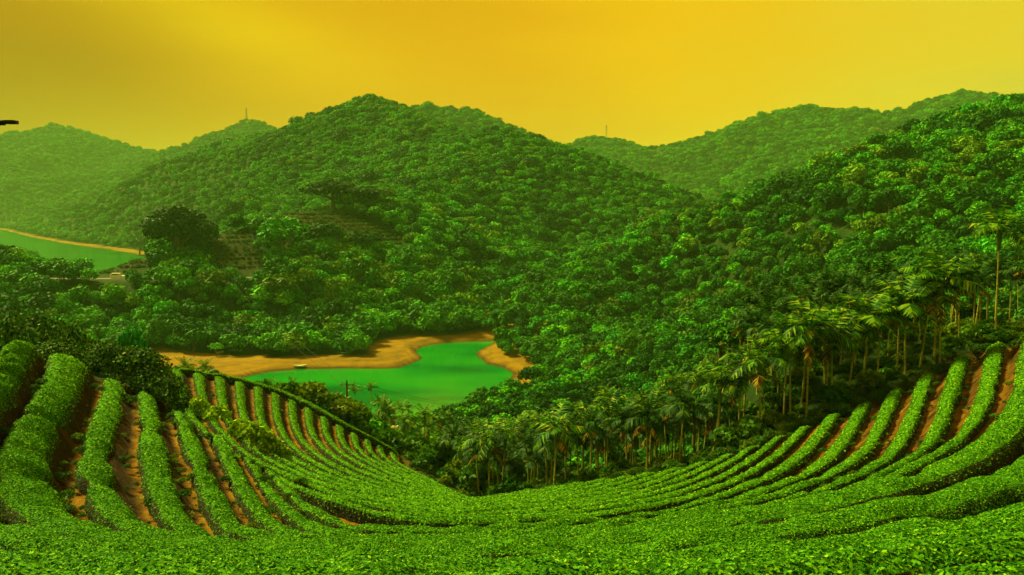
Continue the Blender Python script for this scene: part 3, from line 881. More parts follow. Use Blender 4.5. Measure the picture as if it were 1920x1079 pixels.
def scatter(name, P, scl, rz, idx, sources, label, cat):
    """one object of countless plants, instanced from meshes by geometry nodes."""
    me = mesh_np(name, P)
    vattr(me, 'scl', scl); vattr(me, 'rotz', rz)
    at = me.attributes.new('idx', 'INT', 'POINT'); at.data.foreach_set('value', np.asarray(idx, np.int32))
    o = obj(name, me)
    ng = bpy.data.node_groups.new(name, 'GeometryNodeTree')
    ng.interface.new_socket('Geometry', in_out='INPUT', socket_type='NodeSocketGeometry')
    ng.interface.new_socket('Geometry', in_out='OUTPUT', socket_type='NodeSocketGeometry')
    nd, lk = ng.nodes, ng.links
    gi, go = nd.new('NodeGroupInput'), nd.new('NodeGroupOutput')
    jn = nd.new('GeometryNodeJoinGeometry')
    for s in sources:
        oi = nd.new('GeometryNodeObjectInfo'); oi.transform_space = 'ORIGINAL'
        oi.inputs['Object'].default_value = s; oi.inputs['As Instance'].default_value = True
        lk.new(oi.outputs['Geometry'], jn.inputs[0])

    def na(n, ty):
        a = nd.new('GeometryNodeInputNamedAttribute'); a.data_type = ty; a.inputs['Name'].default_value = n
        return a.outputs['Attribute']
    ip = nd.new('GeometryNodeInstanceOnPoints'); ip.inputs['Pick Instance'].default_value = True
    lk.new(gi.outputs[0], ip.inputs['Points']); lk.new(jn.outputs[0], ip.inputs['Instance'])
    lk.new(na('idx', 'INT'), ip.inputs['Instance Index'])
    cx = nd.new('ShaderNodeCombineXYZ'); lk.new(na('rotz', 'FLOAT'), cx.inputs[2])
    lk.new(cx.outputs[0], ip.inputs['Rotation']); lk.new(na('scl', 'FLOAT'), ip.inputs['Scale'])
    lk.new(ip.outputs[0], go.inputs[0])
    md = o.modifiers.new('plants', 'NODES'); md.node_group = ng
    return tag(o, label, cat, kind='stuff')


rest = order[NIND:]
scatter('forest', np.c_[cand[rest, :2], cz[rest] - rsz[rest] * .38], rsz[rest], rzs[rest], np.array([list(src).index(k) if k in src else 0 for k in var[rest] + kindc[rest]]), list(src.values()),
        'unbroken green forest covering the hills behind the lake', 'forest')

# ------------------------------------------------------------------ areca palms
def frond(rng, elev, azim, length, droop, nleaf=15, wid=.30):
    """one feathered frond from the origin: spine and leaflets."""
    t = np.linspace(0, 1, nleaf + 1)
    e = elev - droop * t ** 1.5
    st = length / nleaf
    r = np.concatenate([[0], np.cumsum(np.cos(e[:-1]) * st)]); z = np.concatenate([[0], np.cumsum(np.sin(e[:-1]) * st)])
    ca, sa = math.cos(azim), math.sin(azim)
    S = np.c_[r * ca, r * sa, z]
    T = np.gradient(S, axis=0); T /= np.linalg.norm(T, axis=1)[:, None]
    side = np.array([-sa, ca, 0.0])
    up = np.cross(side, T) * -1
    V, Q = [], []
    for j in range(2, nleaf + 1):
        l = wid * length * math.sin(PI * min(.97, (.18 + .8 * t[j]))) ** .7
        for s in (-1, 1):
            d = side * s * .78 + T[j] * .55 - np.array([0, 0, 1]) * rng.uniform(.2, .65) + up[j] * .1
            d /= np.linalg.norm(d)
            w = T[j] * .066 * length * .9
            b = len(V) * 1
            c = S[j]
            V += [c - w * .5, c + w * .5, c + d * l + w * .15 - np.array([0, 0, l * .18]), c + d * l * .55 - w * .55]
            Q.append([b, b + 1, b + 2, b + 3])
    for j in range(nleaf):
        b = len(V); w = side * .014 * length * (1.2 - t[j])
        V += [S[j] - w, S[j] + w, S[j + 1] + w, S[j + 1] - w]; Q.append([b, b + 1, b + 2, b + 3])
    return np.array(V), np.array(Q)


def fronds(seed, n, el, length, droop, mat, name, nleaf=15, wid=.3):
    rng = R(seed); Vs, Qs, b = [], [], 0
    for i in range(n):
        a = 2 * PI * i / n * 1.0 + rng.uniform(-.4, .4)
        V, Q = frond(rng, rng.uniform(*el), a, length * rng.uniform(.8, 1.12), rng.uniform(*droop), nleaf, wid)
        Vs.append(V); Qs.append(Q + b); b += len(V)
    return mesh_np(name, np.vstack(Vs), np.vstack(Qs), mats=[mat])


def two_layers(seed):
    a = fronds(seed, 6, (.95, 1.4), 1.0, (.6, 1.2), M['palm_leaf'], 'crown', wid=.34)
    b = fronds(seed + 50, 8, (.15, .8), 1.05, (1.2, 2.0), M['palm_leaf'], 'crown', wid=.34)
    va = np.array([v.co for v in a.vertices]); vb = np.array([v.co for v in b.vertices])
    qa = np.array([list(p.vertices) for p in a.polygons]); qb = np.array([list(p.vertices) for p in b.polygons])
    return mesh_np('crown', np.vstack([va, vb]), np.vstack([qa, qb + len(va)]), mats=[M['palm_leaf']])


PCROWN = [two_layers(700 + i) for i in range(6)]
PSHADE = []
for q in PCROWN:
    dm = q.copy(); dm.materials.clear(); dm.materials.append(M['palm_shade']); PSHADE.append(dm)
PDEAD = [fronds(760 + i, [2, 3, 4, 2][i], (-.5, .1), .95, (.9, 1.4), M['palm_dead'], 'dead_fronds', 12, .26) for i in range(4)]


def trunk_palm(seed):
    rng = R(seed); b = MB(); z = np.linspace(-.08, 1, 9)
    bend = rng.uniform(-.02, .02, 2)
    b.tube(np.c_[bend[0] * np.sin(z * PI), bend[1] * np.sin(z * PI), z], np.interp(z, [-.1, 0, .15, 1], [1.35, 1.2, 1, .8]), 8)
    return mesh_np('trunk', np.concatenate(b.v), np.concatenate(b.q), mats=[M['palm_trunk']], smooth=True)


# trunk meshes have unit radius across and unit height
def unit_trunk(seed):
    me = trunk_palm(seed); return me


PTRUNK = [unit_trunk(800 + i) for i in range(3)]
sb = MB(); sb.tube([(0, 0, -.5), (0, 0, -.25), (0, 0, .12)], [.05, .075, .05], 8)
SHAFT = mesh_np('crown_shaft', np.concatenate(sb.v), np.concatenate(sb.q), mats=[M['palm_shaft']], smooth=True)
PROOTS = []


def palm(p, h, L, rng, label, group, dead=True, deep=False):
    t = empty('areca_palm', p, rng.uniform(0, 2 * PI))
    t.rotation_euler = (rng.normal() * .04, rng.normal() * .04, rng.uniform(0, 2 * PI))
    tag(t, label, 'palm', group)
    tr = obj('trunk', PTRUNK[rng.randint(3)], t); rr = .052 + .010 * rng.rand()
    tr.scale = (rr, rr, h)
    c = obj('crown', (PSHADE if deep else PCROWN)[rng.randint(6)], t, (0, 0, h)); c.scale = (L, L, L * rng.uniform(.9, 1.15))
    c.rotation_euler = (rng.normal() * .12, rng.normal() * .12, rng.uniform(0, 6))
    obj('crown_shaft', SHAFT, t, (0, 0, h)).scale = (L, L, L)
    if dead:
        d = obj('dead_fronds', PDEAD[rng.randint(4)], t, (0, 0, h - .22 * L)); d.scale = (L, L, L); d.rotation_euler = (0, 0, rng.uniform(0, 6))
    PROOTS.append(np.array(p))
    return t


rng = R(31)
FRONT = [(1866, 636, 392), (1908, 622, 440), (1762, 690, 480), (1752, 682, 500), (1725, 690, 520), (1697, 706, 530), (1682, 700, 545), (1645, 722, 560), (1617, 736, 556), (1590, 742, 590), (1560, 755, 585), (1547, 756, 610),
         (1512, 782, 572), (1482, 786, 600), (1469, 792, 605), (1425, 814, 640), (1385, 826, 670), (1345, 846, 690), (1304, 868, 690), (1284, 866, 705), (1262, 870, 702), (1238, 872, 720), (1218, 888, 745), (1200, 880, 735),
         (1181, 884, 738), (1153, 888, 728), (1137, 896, 742), (1118, 893, 760), (1089, 905, 765), (1073, 904, 770), (1038, 926, 768), (1012, 910, 775), (1000, 914, 790), (980, 916, 780), (957, 912, 800), (941, 924, 790), (917, 932, 800), (893, 924, 815), (878, 918, 830)]
for px, yb, yt in FRONT:
    p = hit(px, yb)
    dist = p[1]
    ztop = at_d(px, yt, dist)[2]
    h = ztop - p[2]; L = min(2.5, h * .38) * rng.uniform(.9, 1.1)
    side = 'tall right end' if px > 1680 else 'right part' if px > 1400 else 'middle' if px > 1130 else 'low left end'
    palm(p, max(1.6, h - L * .62), L, rng, f'pale-trunked areca palm on the front edge of the grove beside the tea, {side}', 'areca palms on the edge of the grove', rng.rand() < .75)
front_n = len(PROOTS)
# palms deeper in the grove
n = 0
tries = R(32)
cx_ = tries.uniform(-8, 48, 9000); cy_ = tries.uniform(40, 112, 9000)
gz_, gd_, gs_, _ = height(cx_, cy_, True)
gpx_, gpy_, gdp_ = project(np.c_[cx_, cy_, gz_])
for x, y, z, d0, px in zip(cx_, cy_, gz_, gd_, gpx_):
    if n >= 150: break
    if d0 < 2.4 or d0 > 20 or px < 850 or px > 1960: continue
    if d0 > 12 + 8 * min(1, max(0, (px - 850) / 500)): continue
    pr = np.array(PROOTS)
    if np.min(np.hypot(pr[:, 0] - x, pr[:, 1] - y)) < 1.35: continue
    h = rng.uniform(2.9, 4.1) * (1.0 + .22 * max(0, (px - 1500) / 400)); L = rng.uniform(1.3, 1.85)
    palm((x, y, z), h, L, rng, 'shade-tinted areca palm deep inside the crowded grove', 'areca palms inside the grove', rng.rand() < .35, True); n += 1
# palms on the slope behind the spur, by the lake
for i in range(46):
    px = rng.uniform(630, 905); yt = np.interp(px, [630, 690, 760, 840, 905], [752, 738, 752, 776, 790]) + rng.uniform(0, 46) * (i > 9); d = rng.uniform(80, 122)
    p = at_d(px, yt, d); zg = height([p[0]], [p[1]])[0]
    h = p[2] - zg - .9
    if h < 2.2 or h > 9: continue
    palm((p[0], p[1], zg), h, rng.uniform(1.3, 1.8), rng, 'areca palm below the crest of the spur, at the near end of the lake', 'areca palms below the spur', rng.rand() < .4)
for px, yt, d in ((504, 716, 88), (545, 712, 92), (347, 676, 84), (384, 680, 84), (668, 724, 120), (696, 720, 124), (583, 735, 95), (625, 760, 95)):
    p0 = at_d(px, yt, d); zg = height([p0[0]], [p0[1]])[0]
    h = max(1.2, p0[2] - zg - .6)
    palm((p0[0], p0[1], zg), h, 1.25, rng, 'lone areca palm with only its crown above the crest of the tea spur', 'palms peeping over the spur', False)

# ------------------------------------------------------------------ shrubs, undergrowth
BUSH = [crown_mesh('foliage', 900 + i, M['shrub_leaf'], nl=12, per=40, leaf=.17, flat=.6, low=-.1, lobe=(.3, .5), jit=.8) for i in range(3)]
DARKB = [crown_mesh('foliage', 910 + i, M['bush_dark'], nl=16, per=120, leaf=.06, flat=.6, low=-.1, lobe=(.28, .5), jit=.9) for i in range(3)]
LIME = crown_mesh('foliage', 920, M['lime_leaf'], nl=12, per=45, leaf=.14, flat=.6, low=-.1, lobe=(.3, .45), jit=.8)


def tuft(seed, mat, n=16):
    rng = R(seed); Vs, Qs, b = [], [], 0
    for i in range(n):
        a = rng.uniform(0, 2 * PI); e = rng.uniform(.5, 1.35); l = rng.uniform(.6, 1.1); w = .05
        d = np.array([math.cos(a), math.sin(a), 0]); s = np.array([-d[1], d[0], 0])
        p1 = d * math.cos(e) * l * .55 + np.array([0, 0, math.sin(e) * l * .55]); p2 = p1 + d * math.cos(e - .8) * l * .45 + np.array([0, 0, math.sin(e - .8) * l * .45])
        V = [-s * w * .6, s * w * .6, p1 + s * w, p1 - s * w, p2 + s * w * .2, p2 - s * w * .2]
        Vs.append(np.array(V)); Qs.append(np.array([[0, 1, 2, 3], [3, 2, 4, 5]]) + b); b += 6
    return mesh_np('foliage', np.vstack(Vs), np.vstack(Qs), mats=[mat])


TUFT = [tuft(930 + i, M['shrub_leaf']) for i in range(2)]
DTUFT = tuft(935, M['dark_leaf'], 22)


def shrub(mesh, p, r, label, group, name='shrub', sz=1, cat='bush'):
    o = obj(name, mesh, None, (p[0], p[1], p[2] - r * sz * .35)); o.scale = (r, r, r * sz); o.rotation_euler = (0, 0, (p[0] * 7.3) % 6.28)
    return tag(o, label, cat, group)


rng = R(55)
us = []
for i, (px, yb) in enumerate([(770, 868), (800, 885), (835, 905), (862, 925), (905, 938), (935, 935), (960, 932), (985, 930), (1010, 928), (1060, 918), (1110, 905), (1165, 898), (1230, 884), (1275, 876), (1330, 856), (1365, 842), (1400, 828), (1445, 806),
                             (1495, 788), (1535, 778), (1580, 752), (1630, 732), (1660, 716), (1700, 706), (1730, 690), (1790, 668), (1815, 650), (1840, 640), (1885, 628), (1915, 622), (1800, 640), (1560, 768)]):
    p = hit(px, yb)
    v = i % 5
    r = rng.uniform(.55, 1.0)
    o = shrub(BUSH[i % 3] if v < 3 else TUFT[v - 3], p, r * (1 if v < 3 else 1.2), ['leafy green bush', 'leafy green bush', 'leafy green bush', 'spiky tuft of long leaves', 'spiky tuft of long leaves'][v] + ' between the last tea hedge and the palm trunks', 'bushes at the foot of the palms', 'shrub' if v < 3 else 'fern')
    us.append((v if v < 3 else v, o))
srcs = {v: o for v, o in us}
for i, (px, yb) in enumerate([(1000, 905), (1200, 862), (1450, 780), (1670, 690)]):  # dark-leaved plants, the grove's inner shade put into their colour
    p = hit(px, yb)
    us.append((10 + i, shrub([DARKB[0], DTUFT, DARKB[1], DTUFT][i], p, 1.0, ['dark low bush between palm trunks', 'dark fern clump between palm trunks', 'dark low bush between palm trunks', 'dark fern clump between palm trunks'][i] + [' near the middle of the grove', ' right of the middle of the grove', ' at the right of the grove', ' below the tallest palms'][i], 'dark plants under the palms', ['shrub', 'fern'][i % 2], cat=['bush', 'fern'][i % 2])))
srcs = {v: o for v, o in us}
# ground cover below the palms: one mass, dark leaves painting the grove's shade
ux = rng.uniform(-14, 50, 16000); uy = rng.uniform(40, 150, 16000)
uz, ud, usd, _ = height(ux, uy, True)
upx, upy, udp = project(np.c_[ux, uy, uz])
m = (ud > .75) & (ud < 48) & (upx > 730) & (upx < 1980) & (usd > 6)
m &= rng.rand(len(ux)) < np.where(ud < 5, .8, .45)
pos = np.c_[ux, uy, uz - .28][m]
bd = []
for P, k0, k1 in ((PN, -1, 7), (PF, 7, 20.8)):
    for k in np.arange(k0, k1, .13):
        cv = P.curve(k); e = cv[-1] - cv[-2]; e /= np.linalg.norm(e[:2])
        bd.append(cv[-1] + e * rng.uniform(.25, 1.1) - np.array([0, 0, .25]))
pos = np.vstack([pos, bd]); ud = np.concatenate([ud[m], np.full(len(bd), .5)]); m = slice(None)
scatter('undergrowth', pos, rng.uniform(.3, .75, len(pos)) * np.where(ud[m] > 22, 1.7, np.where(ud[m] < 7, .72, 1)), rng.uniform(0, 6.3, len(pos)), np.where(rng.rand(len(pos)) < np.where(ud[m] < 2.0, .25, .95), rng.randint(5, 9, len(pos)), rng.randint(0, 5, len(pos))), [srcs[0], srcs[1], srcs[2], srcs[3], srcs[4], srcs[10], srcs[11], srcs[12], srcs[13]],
        'dense leafy undergrowth below the palm grove', 'undergrowth')
ux = rng.uniform(-70, 0, 5000); uy = rng.uniform(36, 180, 5000)
uz, ud, usd, _ = height(ux, uy, True)
upx, upy, udp = project(np.c_[ux, uy, uz])
m = (ud > 3.0) & (ud < 70) & (upx > 300) & (upx < 900) & (usd > 5) & (udp > 60)
pos = np.c_[ux, uy, uz - .3][m]
scatter('undergrowth', pos, rng.uniform(.6, 1.6, len(pos)), rng.uniform(0, 6.3, len(pos)), rng.randint(0, 3, len(pos)), [srcs[0], srcs[1], srcs[2]],
        'low scrub on the slope behind the tea spur', 'undergrowth')

wd = []
for P, k0, k1, n_ in ((PN, -2, 6, 100), (PF, 8, 20, 26)):
    for k in range(k0, k1 + 1):
        for q in range(n_):
            cv = P.curve(k + rng.uniform(-.14, .2)); j = int(rng.uniform(1, len(cv) - 2)); wd.append(cv[j] + np.array([rng.uniform(-.4, .4), rng.uniform(-.4, .4), -.12]))
wd = np.array(wd)
scatter('weeds', wd, rng.uniform(.07, .24, len(wd)), rng.uniform(0, 6, len(wd)), rng.randint(0, 4, len(wd)), [srcs[3], srcs[4], srcs[0], srcs[12]],
        'small weeds growing on the earth paths between the tea rows', 'weeds')

# dark bushes closing the ends of the near left rows
for i, (px, yb, r) in enumerate([(20, 655, 1.5), (75, 672, 1.3), (118, 668, 1.5), (150, 690, 1.4), (190, 698, 1.6), (215, 705, 1.2), (232, 722, 1.3), (262, 735, 1.5), (285, 752, 1.2), (300, 765, 1.2), (40, 625, 2.0), (110, 640, 2.2), (165, 660, 1.9), (215, 680, 1.6), (-10, 615, 2.2), (325, 770, 1.0), (345, 790, .8), (372, 800, .8)]):
    p = hit(px, yb, 24)
    if p[1] > 62: p = at_d(px, yb, 46); p[2] = height([p[0]], [p[1]])[0]
    shrub(DARKB[i % 3], p, r, 'dark twiggy bush at the ends of the near left tea rows', 'dark bushes left of the spur')
for i, (px, yt, d, r) in enumerate([(8, 582, 52, 2.2), (50, 575, 55, 2.4), (95, 590, 50, 2.0), (130, 600, 48, 1.8), (165, 622, 50, 2.0), (200, 640, 48, 1.7), (150, 640, 45, 1.6), (100, 630, 44, 1.5), (60, 618, 46, 1.7), (225, 672, 47, 1.5), (255, 690, 46, 1.4), (290, 715, 46, 1.3), (280, 690, 52, 1.5), (310, 742, 46, 1.0), (185, 668, 44, 1.4)]):
    p = at_d(px, yt + 8, d); zg = height([p[0]], [p[1]])[0]
    tree(DARKB[i % 3], (p[0], p[1], zg - .3), r, px * .7 % 6.28, 'tall dark twiggy bush in the thicket behind the near left tea rows', 'dark thicket at the left', 'shrub', False, max(.6, (p[2] - zg + .3) / (1.85 * r)), 'bush')
for i, k in enumerate((3.6, 4.2, 4.7, 5.2, 5.7, 6.2, 6.7)):
    p = PN.curve(k)[0] + np.array([.5, .3, .15]); r = (.55, .7, .6, .75, .7, .6, .5)[i]
    shrub(LIME, p, r, 'yellow-green bush in the line between the near rows and the spur', 'yellow-green bushes by the spur', sz=1.25)
for i, k in enumerate((1.2, 1.9, 2.6, 3.1)):
    p = PN.curve(k)[0] + np.array([-.2, .6, .1])
    shrub(DARKB[i % 3], p, (1.0, 1.1, .9, .8)[i], 'dark twiggy bush at the very head of a near left tea row', 'dark bushes at the row heads', sz=1.1)
for i, (px, yb, r) in enumerate([(0, 640, 1.1), (62, 642, 1.0)]):
    p = hit(px, yb, 24)
    if p[1] > 62: p = at_d(px, yb, 44); p[2] = height([p[0]], [p[1]])[0] 
    shrub(BUSH[i], p, r * 1.2, ['rounded clipped bush at the very left edge above the tea', 'rounded clipped bush just above the first tea row end'][i], None)
for px, yb in ((712, 800), (742, 806)):
    p = at_d(px, yb, 96); p[2] = height([p[0]], [p[1]])[0]
    b = crown_mesh('foliage', int(px), M['blossom'], nl=9, per=40, leaf=.2, flat=.8, lobe=(.3, .45))
    z = at_d(px, yb, 96)[2]
    o = obj('flowering_shrub', b, None, (p[0], p[1], z - .6)); o.scale = (.55, .55, .55)
    tag(o, 'pale yellow flowering shrub among the small palms below the spur', 'bush', 'pale flowering shrubs')

# ------------------------------------------------------------------ trees that stand out
BIG = {
    'dark': crown_mesh('crown', 950, M['dark_leaf'], nl=34, per=260, leaf=.06, flat=.78, spread=.8, lobe=(.2, .36)),
    'dark2': crown_mesh('crown', 951, M['dark_leaf'], nl=20, per=60, leaf=.11, flat=.7),
    'bright': crown_mesh('crown', 952, M['bright_leaf'], nl=20, per=60, leaf=.10, flat=.95, spread=.78, lobe=(.22, .38)),
    'mid': crown_mesh('crown', 953, M['forest_leaf'], nl=30, per=64, leaf=.08, flat=.75, spread=.8, lobe=(.2, .36)),
}


def stand(kind, px, yb, wpx, label, dmin=200, sz=1.0, dist=None, group=None):
    if dist: p = at_d(px, yb, dist); p[2] = height([p[0]], [p[1]])[0]
    else: p = hit(px, yb, dmin)
    r = wpx / 2 / FP * p[1]
    return tree(BIG[kind], p, r, px * .37 % 6.28, label, group, sz=sz)


stand('dark', 338, 510, 140, 'huge dark domed tree on the knoll beside the road, largest there', sz=.95)
stand('dark2', 262, 478, 40, 'small dark tree on the terrace rim, left of the huge dark tree', sz=.9)
stand('dark2', 285, 470, 34, 'small dark tree touching the left side of the huge dark tree')
stand('mid', 532, 500, 105, 'big spreading tree with sunlit top at the right end of the brown terraces', sz=.95)
stand('dark2', 600, 470, 95, 'dark clump of trees right of the brown terraces', sz=.6)
stand('dark2', 680, 475, 90, 'dark tree clump along the terrace foot, on the right', sz=.5)
stand('dark', 625, 392, 120, 'dark grove crowning the top of the knoll', sz=.45)
stand('dark2', 690, 392, 90, 'dark trees on the right shoulder of the knoll top', sz=.5)
stand('dark2', 440, 408, 34, 'small dark tree on the upper left rim of the knoll')
stand('dark2', 480, 395, 40, 'dark bushy tree on the knoll rim below the hill', sz=.7)
stand('mid', 35, 520, 60, 'tree at the far left in front of the distant lake', sz=1)
stand('mid', 60, 515, 44, 'slim tree at far left beside the road, before the distant lake', sz=1.1)
stand('bright', 335, 560, 24, 'small bright green conical tree in the dark wood below the road', sz=1.5)
stand('bright', 1182, 690, 62, 'bright light-green tree standing out on the lower right hillside', dmin=120, sz=1.2)
p = at_d(245, 612, 52); zg = height([p[0]], [p[1]])[0]
tree(BIG['bright'], (p[0], p[1], zg - .2), 1.2, .8, 'bright blue-green bushy tree above the dark bushes, left of the orange shore', sz=max(.8, (p[2] - zg + .2) / 2.35))
stand('mid', 405, 668, 34, 'round dark bush on the left end of the orange shore', sz=.8)
stand('bright', 590, 770, 60, 'light green bush beyond the crest, in front of the lake', dist=110, sz=.8)
stand('bright', 620, 775, 44, 'second light green bush beyond the crest, nearer the pole', dist=105, sz=.8)

# ------------------------------------------------------------------ terraces of low bushes on the knoll
tx = rng.uniform(-190, -30, 26000); ty = rng.uniform(285, 400, 26000)
tz = height(tx, ty)
tpx, tpy, tdp = project(np.c_[tx, ty, tz])
m = np.zeros(len(tx), bool)
for f in FIELDS[:3]: m |= in_poly(tpx, tpy, f)
m &= (np.mod(tz, 1.5) < .6)
pos = np.c_[tx, ty, tz - .2][m]
scatter('terrace_hedges', pos, rng.uniform(.35, .6, len(pos)), rng.uniform(0, 6, len(pos)), rng.randint(0, 3, len(pos)), [srcs[0], srcs[1], srcs[2]],
        'low rows of bushes along the brown terraces of the knoll', 'terrace rows')

# ------------------------------------------------------------------ road and what stands by it
rv = []
tv = np.gradient(ROAD[:, :2], axis=0); tv /= np.linalg.norm(tv, axis=1)[:, None]
nv = np.c_[-tv[:, 1], tv[:, 0]]
for s in (-2.6, 2.6):
    rv.append(np.c_[ROAD[:, :2] + nv * s, np.full(len(ROAD), ROADZ + .03)])
n = len(ROAD)
o = obj('road', mesh_np('road', np.vstack(rv), [[i, i + 1, n + i + 1, n + i] for i in range(n - 1)], mats=[M['tarmac']])); tag(o, kind='structure')


def along(t, off=0):
    s = np.concatenate([[0], np.cumsum(np.linalg.norm(np.diff(ROAD[:, :2], axis=0), axis=1))])
    x = np.interp(t * s[-1], s, ROAD[:, 0]); y = np.interp(t * s[-1], s, ROAD[:, 1])
    i = int(np.clip(np.searchsorted(s, t * s[-1]) - 1, 0, n - 2))
    return np.array([x + nv[i, 0] * off, y + nv[i, 1] * off, ROADZ + .03]), math.atan2(tv[i, 1], tv[i, 0])


def t_of(px):
    P = project(ROAD)[0]; s = np.concatenate([[0], np.cumsum(np.linalg.norm(np.diff(ROAD[:, :2], axis=0), axis=1))]); s /= s[-1]
    return float(np.interp(px, P, s))


# guard rail
g = empty('guard_rail', along(t_of(82), -3.0)[0]); tag(g, 'pale yellow guard rail along the road edge at far left', 'guard rail')
base = np.array(g.location)
b = MB(); pts = [along(t_of(p), -3.0)[0] - base + np.array([0, 0, .75]) for p in np.linspace(82, 172, 14)]
for q0, q1 in zip(pts[:-1], pts[1:]):
    c = (q0 + q1) / 2; b.box(c, (np.linalg.norm((q1 - q0)[:2]) + .02, .10, .45), math.atan2(q1[1] - q0[1], q1[0] - q0[0]))
b.build('rail', M['rail'], g)
for q in pts:
    pb = MB(); pb.box(q - np.array([0, -.13, .45]), (.14, .14, .95)); pb.build('post', M['concrete'], g)


def car(px, off, label, paint, van=False):
    p, a = along(t_of(px), off)
    r = empty('van' if van else 'parked_car', p, a); tag(r, label, 'van' if van else 'car')
    L, Wd, Hb = (4.6, 1.8, 1.0) if not van else (4.8, 1.9, 1.1)
    b = MB()
    prof = [(-L/2, .3), (-L/2, Hb), (-L/2+.25, Hb+.75) if van else (-L/2+.9, Hb+.5), (L/2-1.5, Hb+.75) if van else (L/2-1.7, Hb+.5), (L/2-.9, Hb), (L/2-.05, Hb-.15), (L/2, .3)]
    V = [(x, s * Wd/2 * (1 if z <= Hb else .86), z) for s in (-1, 1) for x, z in prof]; k = len(prof)
    me = bpy.data.meshes.new('body'); me.from_pydata(V, [], [list(range(k))[::-1], list(range(k, 2*k))] + [[i, (i+1) % k, k+(i+1) % k, k+i] for i in range(k)])
    me.materials.append(paint); me.update(); obj('body', me, r)
    for s in (-1, 1):
        w = MB(); w.box((-.35 if van else -.3, s * (Wd/2 * .93 + .012), Hb + .3), (L * .52 if van else L * .34, .03, .34)); w.build('window', M['dark_glass'], r)
    w = MB(); w.box((L/2 - 1.17, 0, Hb + .36), (.06, Wd * .78, .42)); w.build('windscreen', M['dark_glass'], r)
    for x in (-L/2 + .85, L/2 - .85):
        for s in (-1, 1):
            w = MB(); w.tube([(x, s * (Wd/2 - .16), .32), (x, s * (Wd/2 + .03), .32)], .32, 12); w.build('wheel', M['rubber'], r)
    return r


car(219, .6, 'white van driving on the road, below the huge dark tree', M['white_paint'], True)
car(150, -1.3, 'pale grey car beside the guard rail on the road', M['grey_paint'])


def hut(px, yb, w, d, h, label, wall, roofm, rz, dist=None):
    p = hit(px, yb, 200) if not dist else at_d(px, yb, dist)
    p[2] = height([p[0]], [p[1]])[0]
    r = empty('hut', p, rz); tag(r, label, 'hut')
    b = MB(); b.box((0, 0, h / 2 - .5), (w, d, h + 1)); b.build('wall', wall, r)
    ov = .4
    V = [(-w/2-ov, -d/2-ov, h-.1), (w/2+ov, -d/2-ov, h-.1), (w/2+ov, d/2+ov, h-.1), (-w/2-ov, d/2+ov, h-.1), (-w/2-ov, 0, h+d*.3), (w/2+ov, 0, h+d*.3)]
    me = bpy.data.meshes.new('roof'); me.from_pydata(V, [], [[0, 1, 5, 4], [2, 3, 4, 5], [0, 4, 3], [1, 2, 5], [0, 3, 2, 1]]); me.materials.append(roofm); me.update()
    obj('roof', me, r)
    b = MB(); b.box((-w * .2, -d/2 - .02, 1.0), (.9, .06, 2.0)); b.build('door', M['wood_pole'], r)
    b = MB(); b.box((w * .22, -d/2 - .02, 1.5), (1.1, .06, .9)); b.build('window', M['dark_glass'], r)


hut(141, 498, 5.0, 4.0, 2.7, 'pale walled hut with grey roof by the distant lake, left of the terraces', M['plaster'], M['grey_roof'], .2)
hut(175, 497, 4.2, 3.6, 2.4, 'small hut with orange tiled roof among trees by the distant lake', M['plaster'], M['tile_roof'], -.3)
# white tanks or posts at the terrace rim
for px, yb, lab in ((212, 484, 'white upright water tank at the terrace rim, left one'), (219, 480, 'white upright water tank at the terrace rim, right one and taller')):
    p = hit(px, yb, 200)
    r = empty('water_tank', p); tag(r, lab, 'water tank')
    b = MB(); b.tube([(0, 0, -.3), (0, 0, 2.0 if px < 215 else 2.5)], .55, 14); b.build('body', M['white_paint'], r, True)
    z = 2.0 if px < 215 else 2.5
    b = MB(); b.tube([(0, 0, z), (0, 0, z + .18), (0, 0, z + .3)], [.55, .35, .02], 14); b.build('lid', M['white_paint'], r, True)


# ------------------------------------------------------------------ poles and wires
def pole(px, ytop, dist, h, label, group=None):
    p = at_d(px, ytop, dist); z0 = height([p[0]], [p[1]])[0]
    if h is None: h = p[2] - z0
    r = empty('utility_pole', (p[0], p[1], z0)); tag(r, label, 'utility pole', group)
    b = MB(); b.tube([(0, 0, -.5), (0, 0, h * .5), (0, 0, h)], [.16, .14, .11], 8); b.build('pole', M['wood_pole'], r, True)
    b = MB(); b.box((0, 0, h - .5), (1.7, .10, .12)); b.build('cross_arm', M['wood_pole'], r)
    for s in (-.75, .75):
        b = MB(); b.tube([(s, 0, h - .44), (s, 0, h - .3), (s, 0, h - .2)], [.05, .07, .03], 8); b.build('insulator', M['concrete'], r, True)
    return np.array([p[0], p[1], z0 + h - .2])


pA = pole(650, 714, 100, None, 'slim dark utility pole among palms in front of the lake')
pB = pole(417, 476, 303, 6.0, 'thin utility pole at the foot of the brown terraces beside the road')
pC = pole(64, 498, 306, 5.5, 'thin utility pole near the trees at far left beside the road')
far = at_d(420, 672, 262); far[2] = height([far[0]], [far[1]])[0] + 5
pD = pole(1010, 752, 150, 7.0, 'thin utility pole half hidden in trees right of the lake')
b = MB()
for a, c in ((pA, pB), (pA, pD)):
    for off in (-.75, .75):
        t = np.linspace(0, 1, 40); sag = 3.0 if c is pB else .8
        P = a[None] * (1 - t[:, None]) + c[None] * t[:, None]; P[:, 2] -= sag * 4 * t * (1 - t); P[:, 0] += off
        b.tube(P, .022, 5)
tag(b.build('power_line', M['dark_metal']), 'thin dark power lines crossing above the green lake', 'power line')


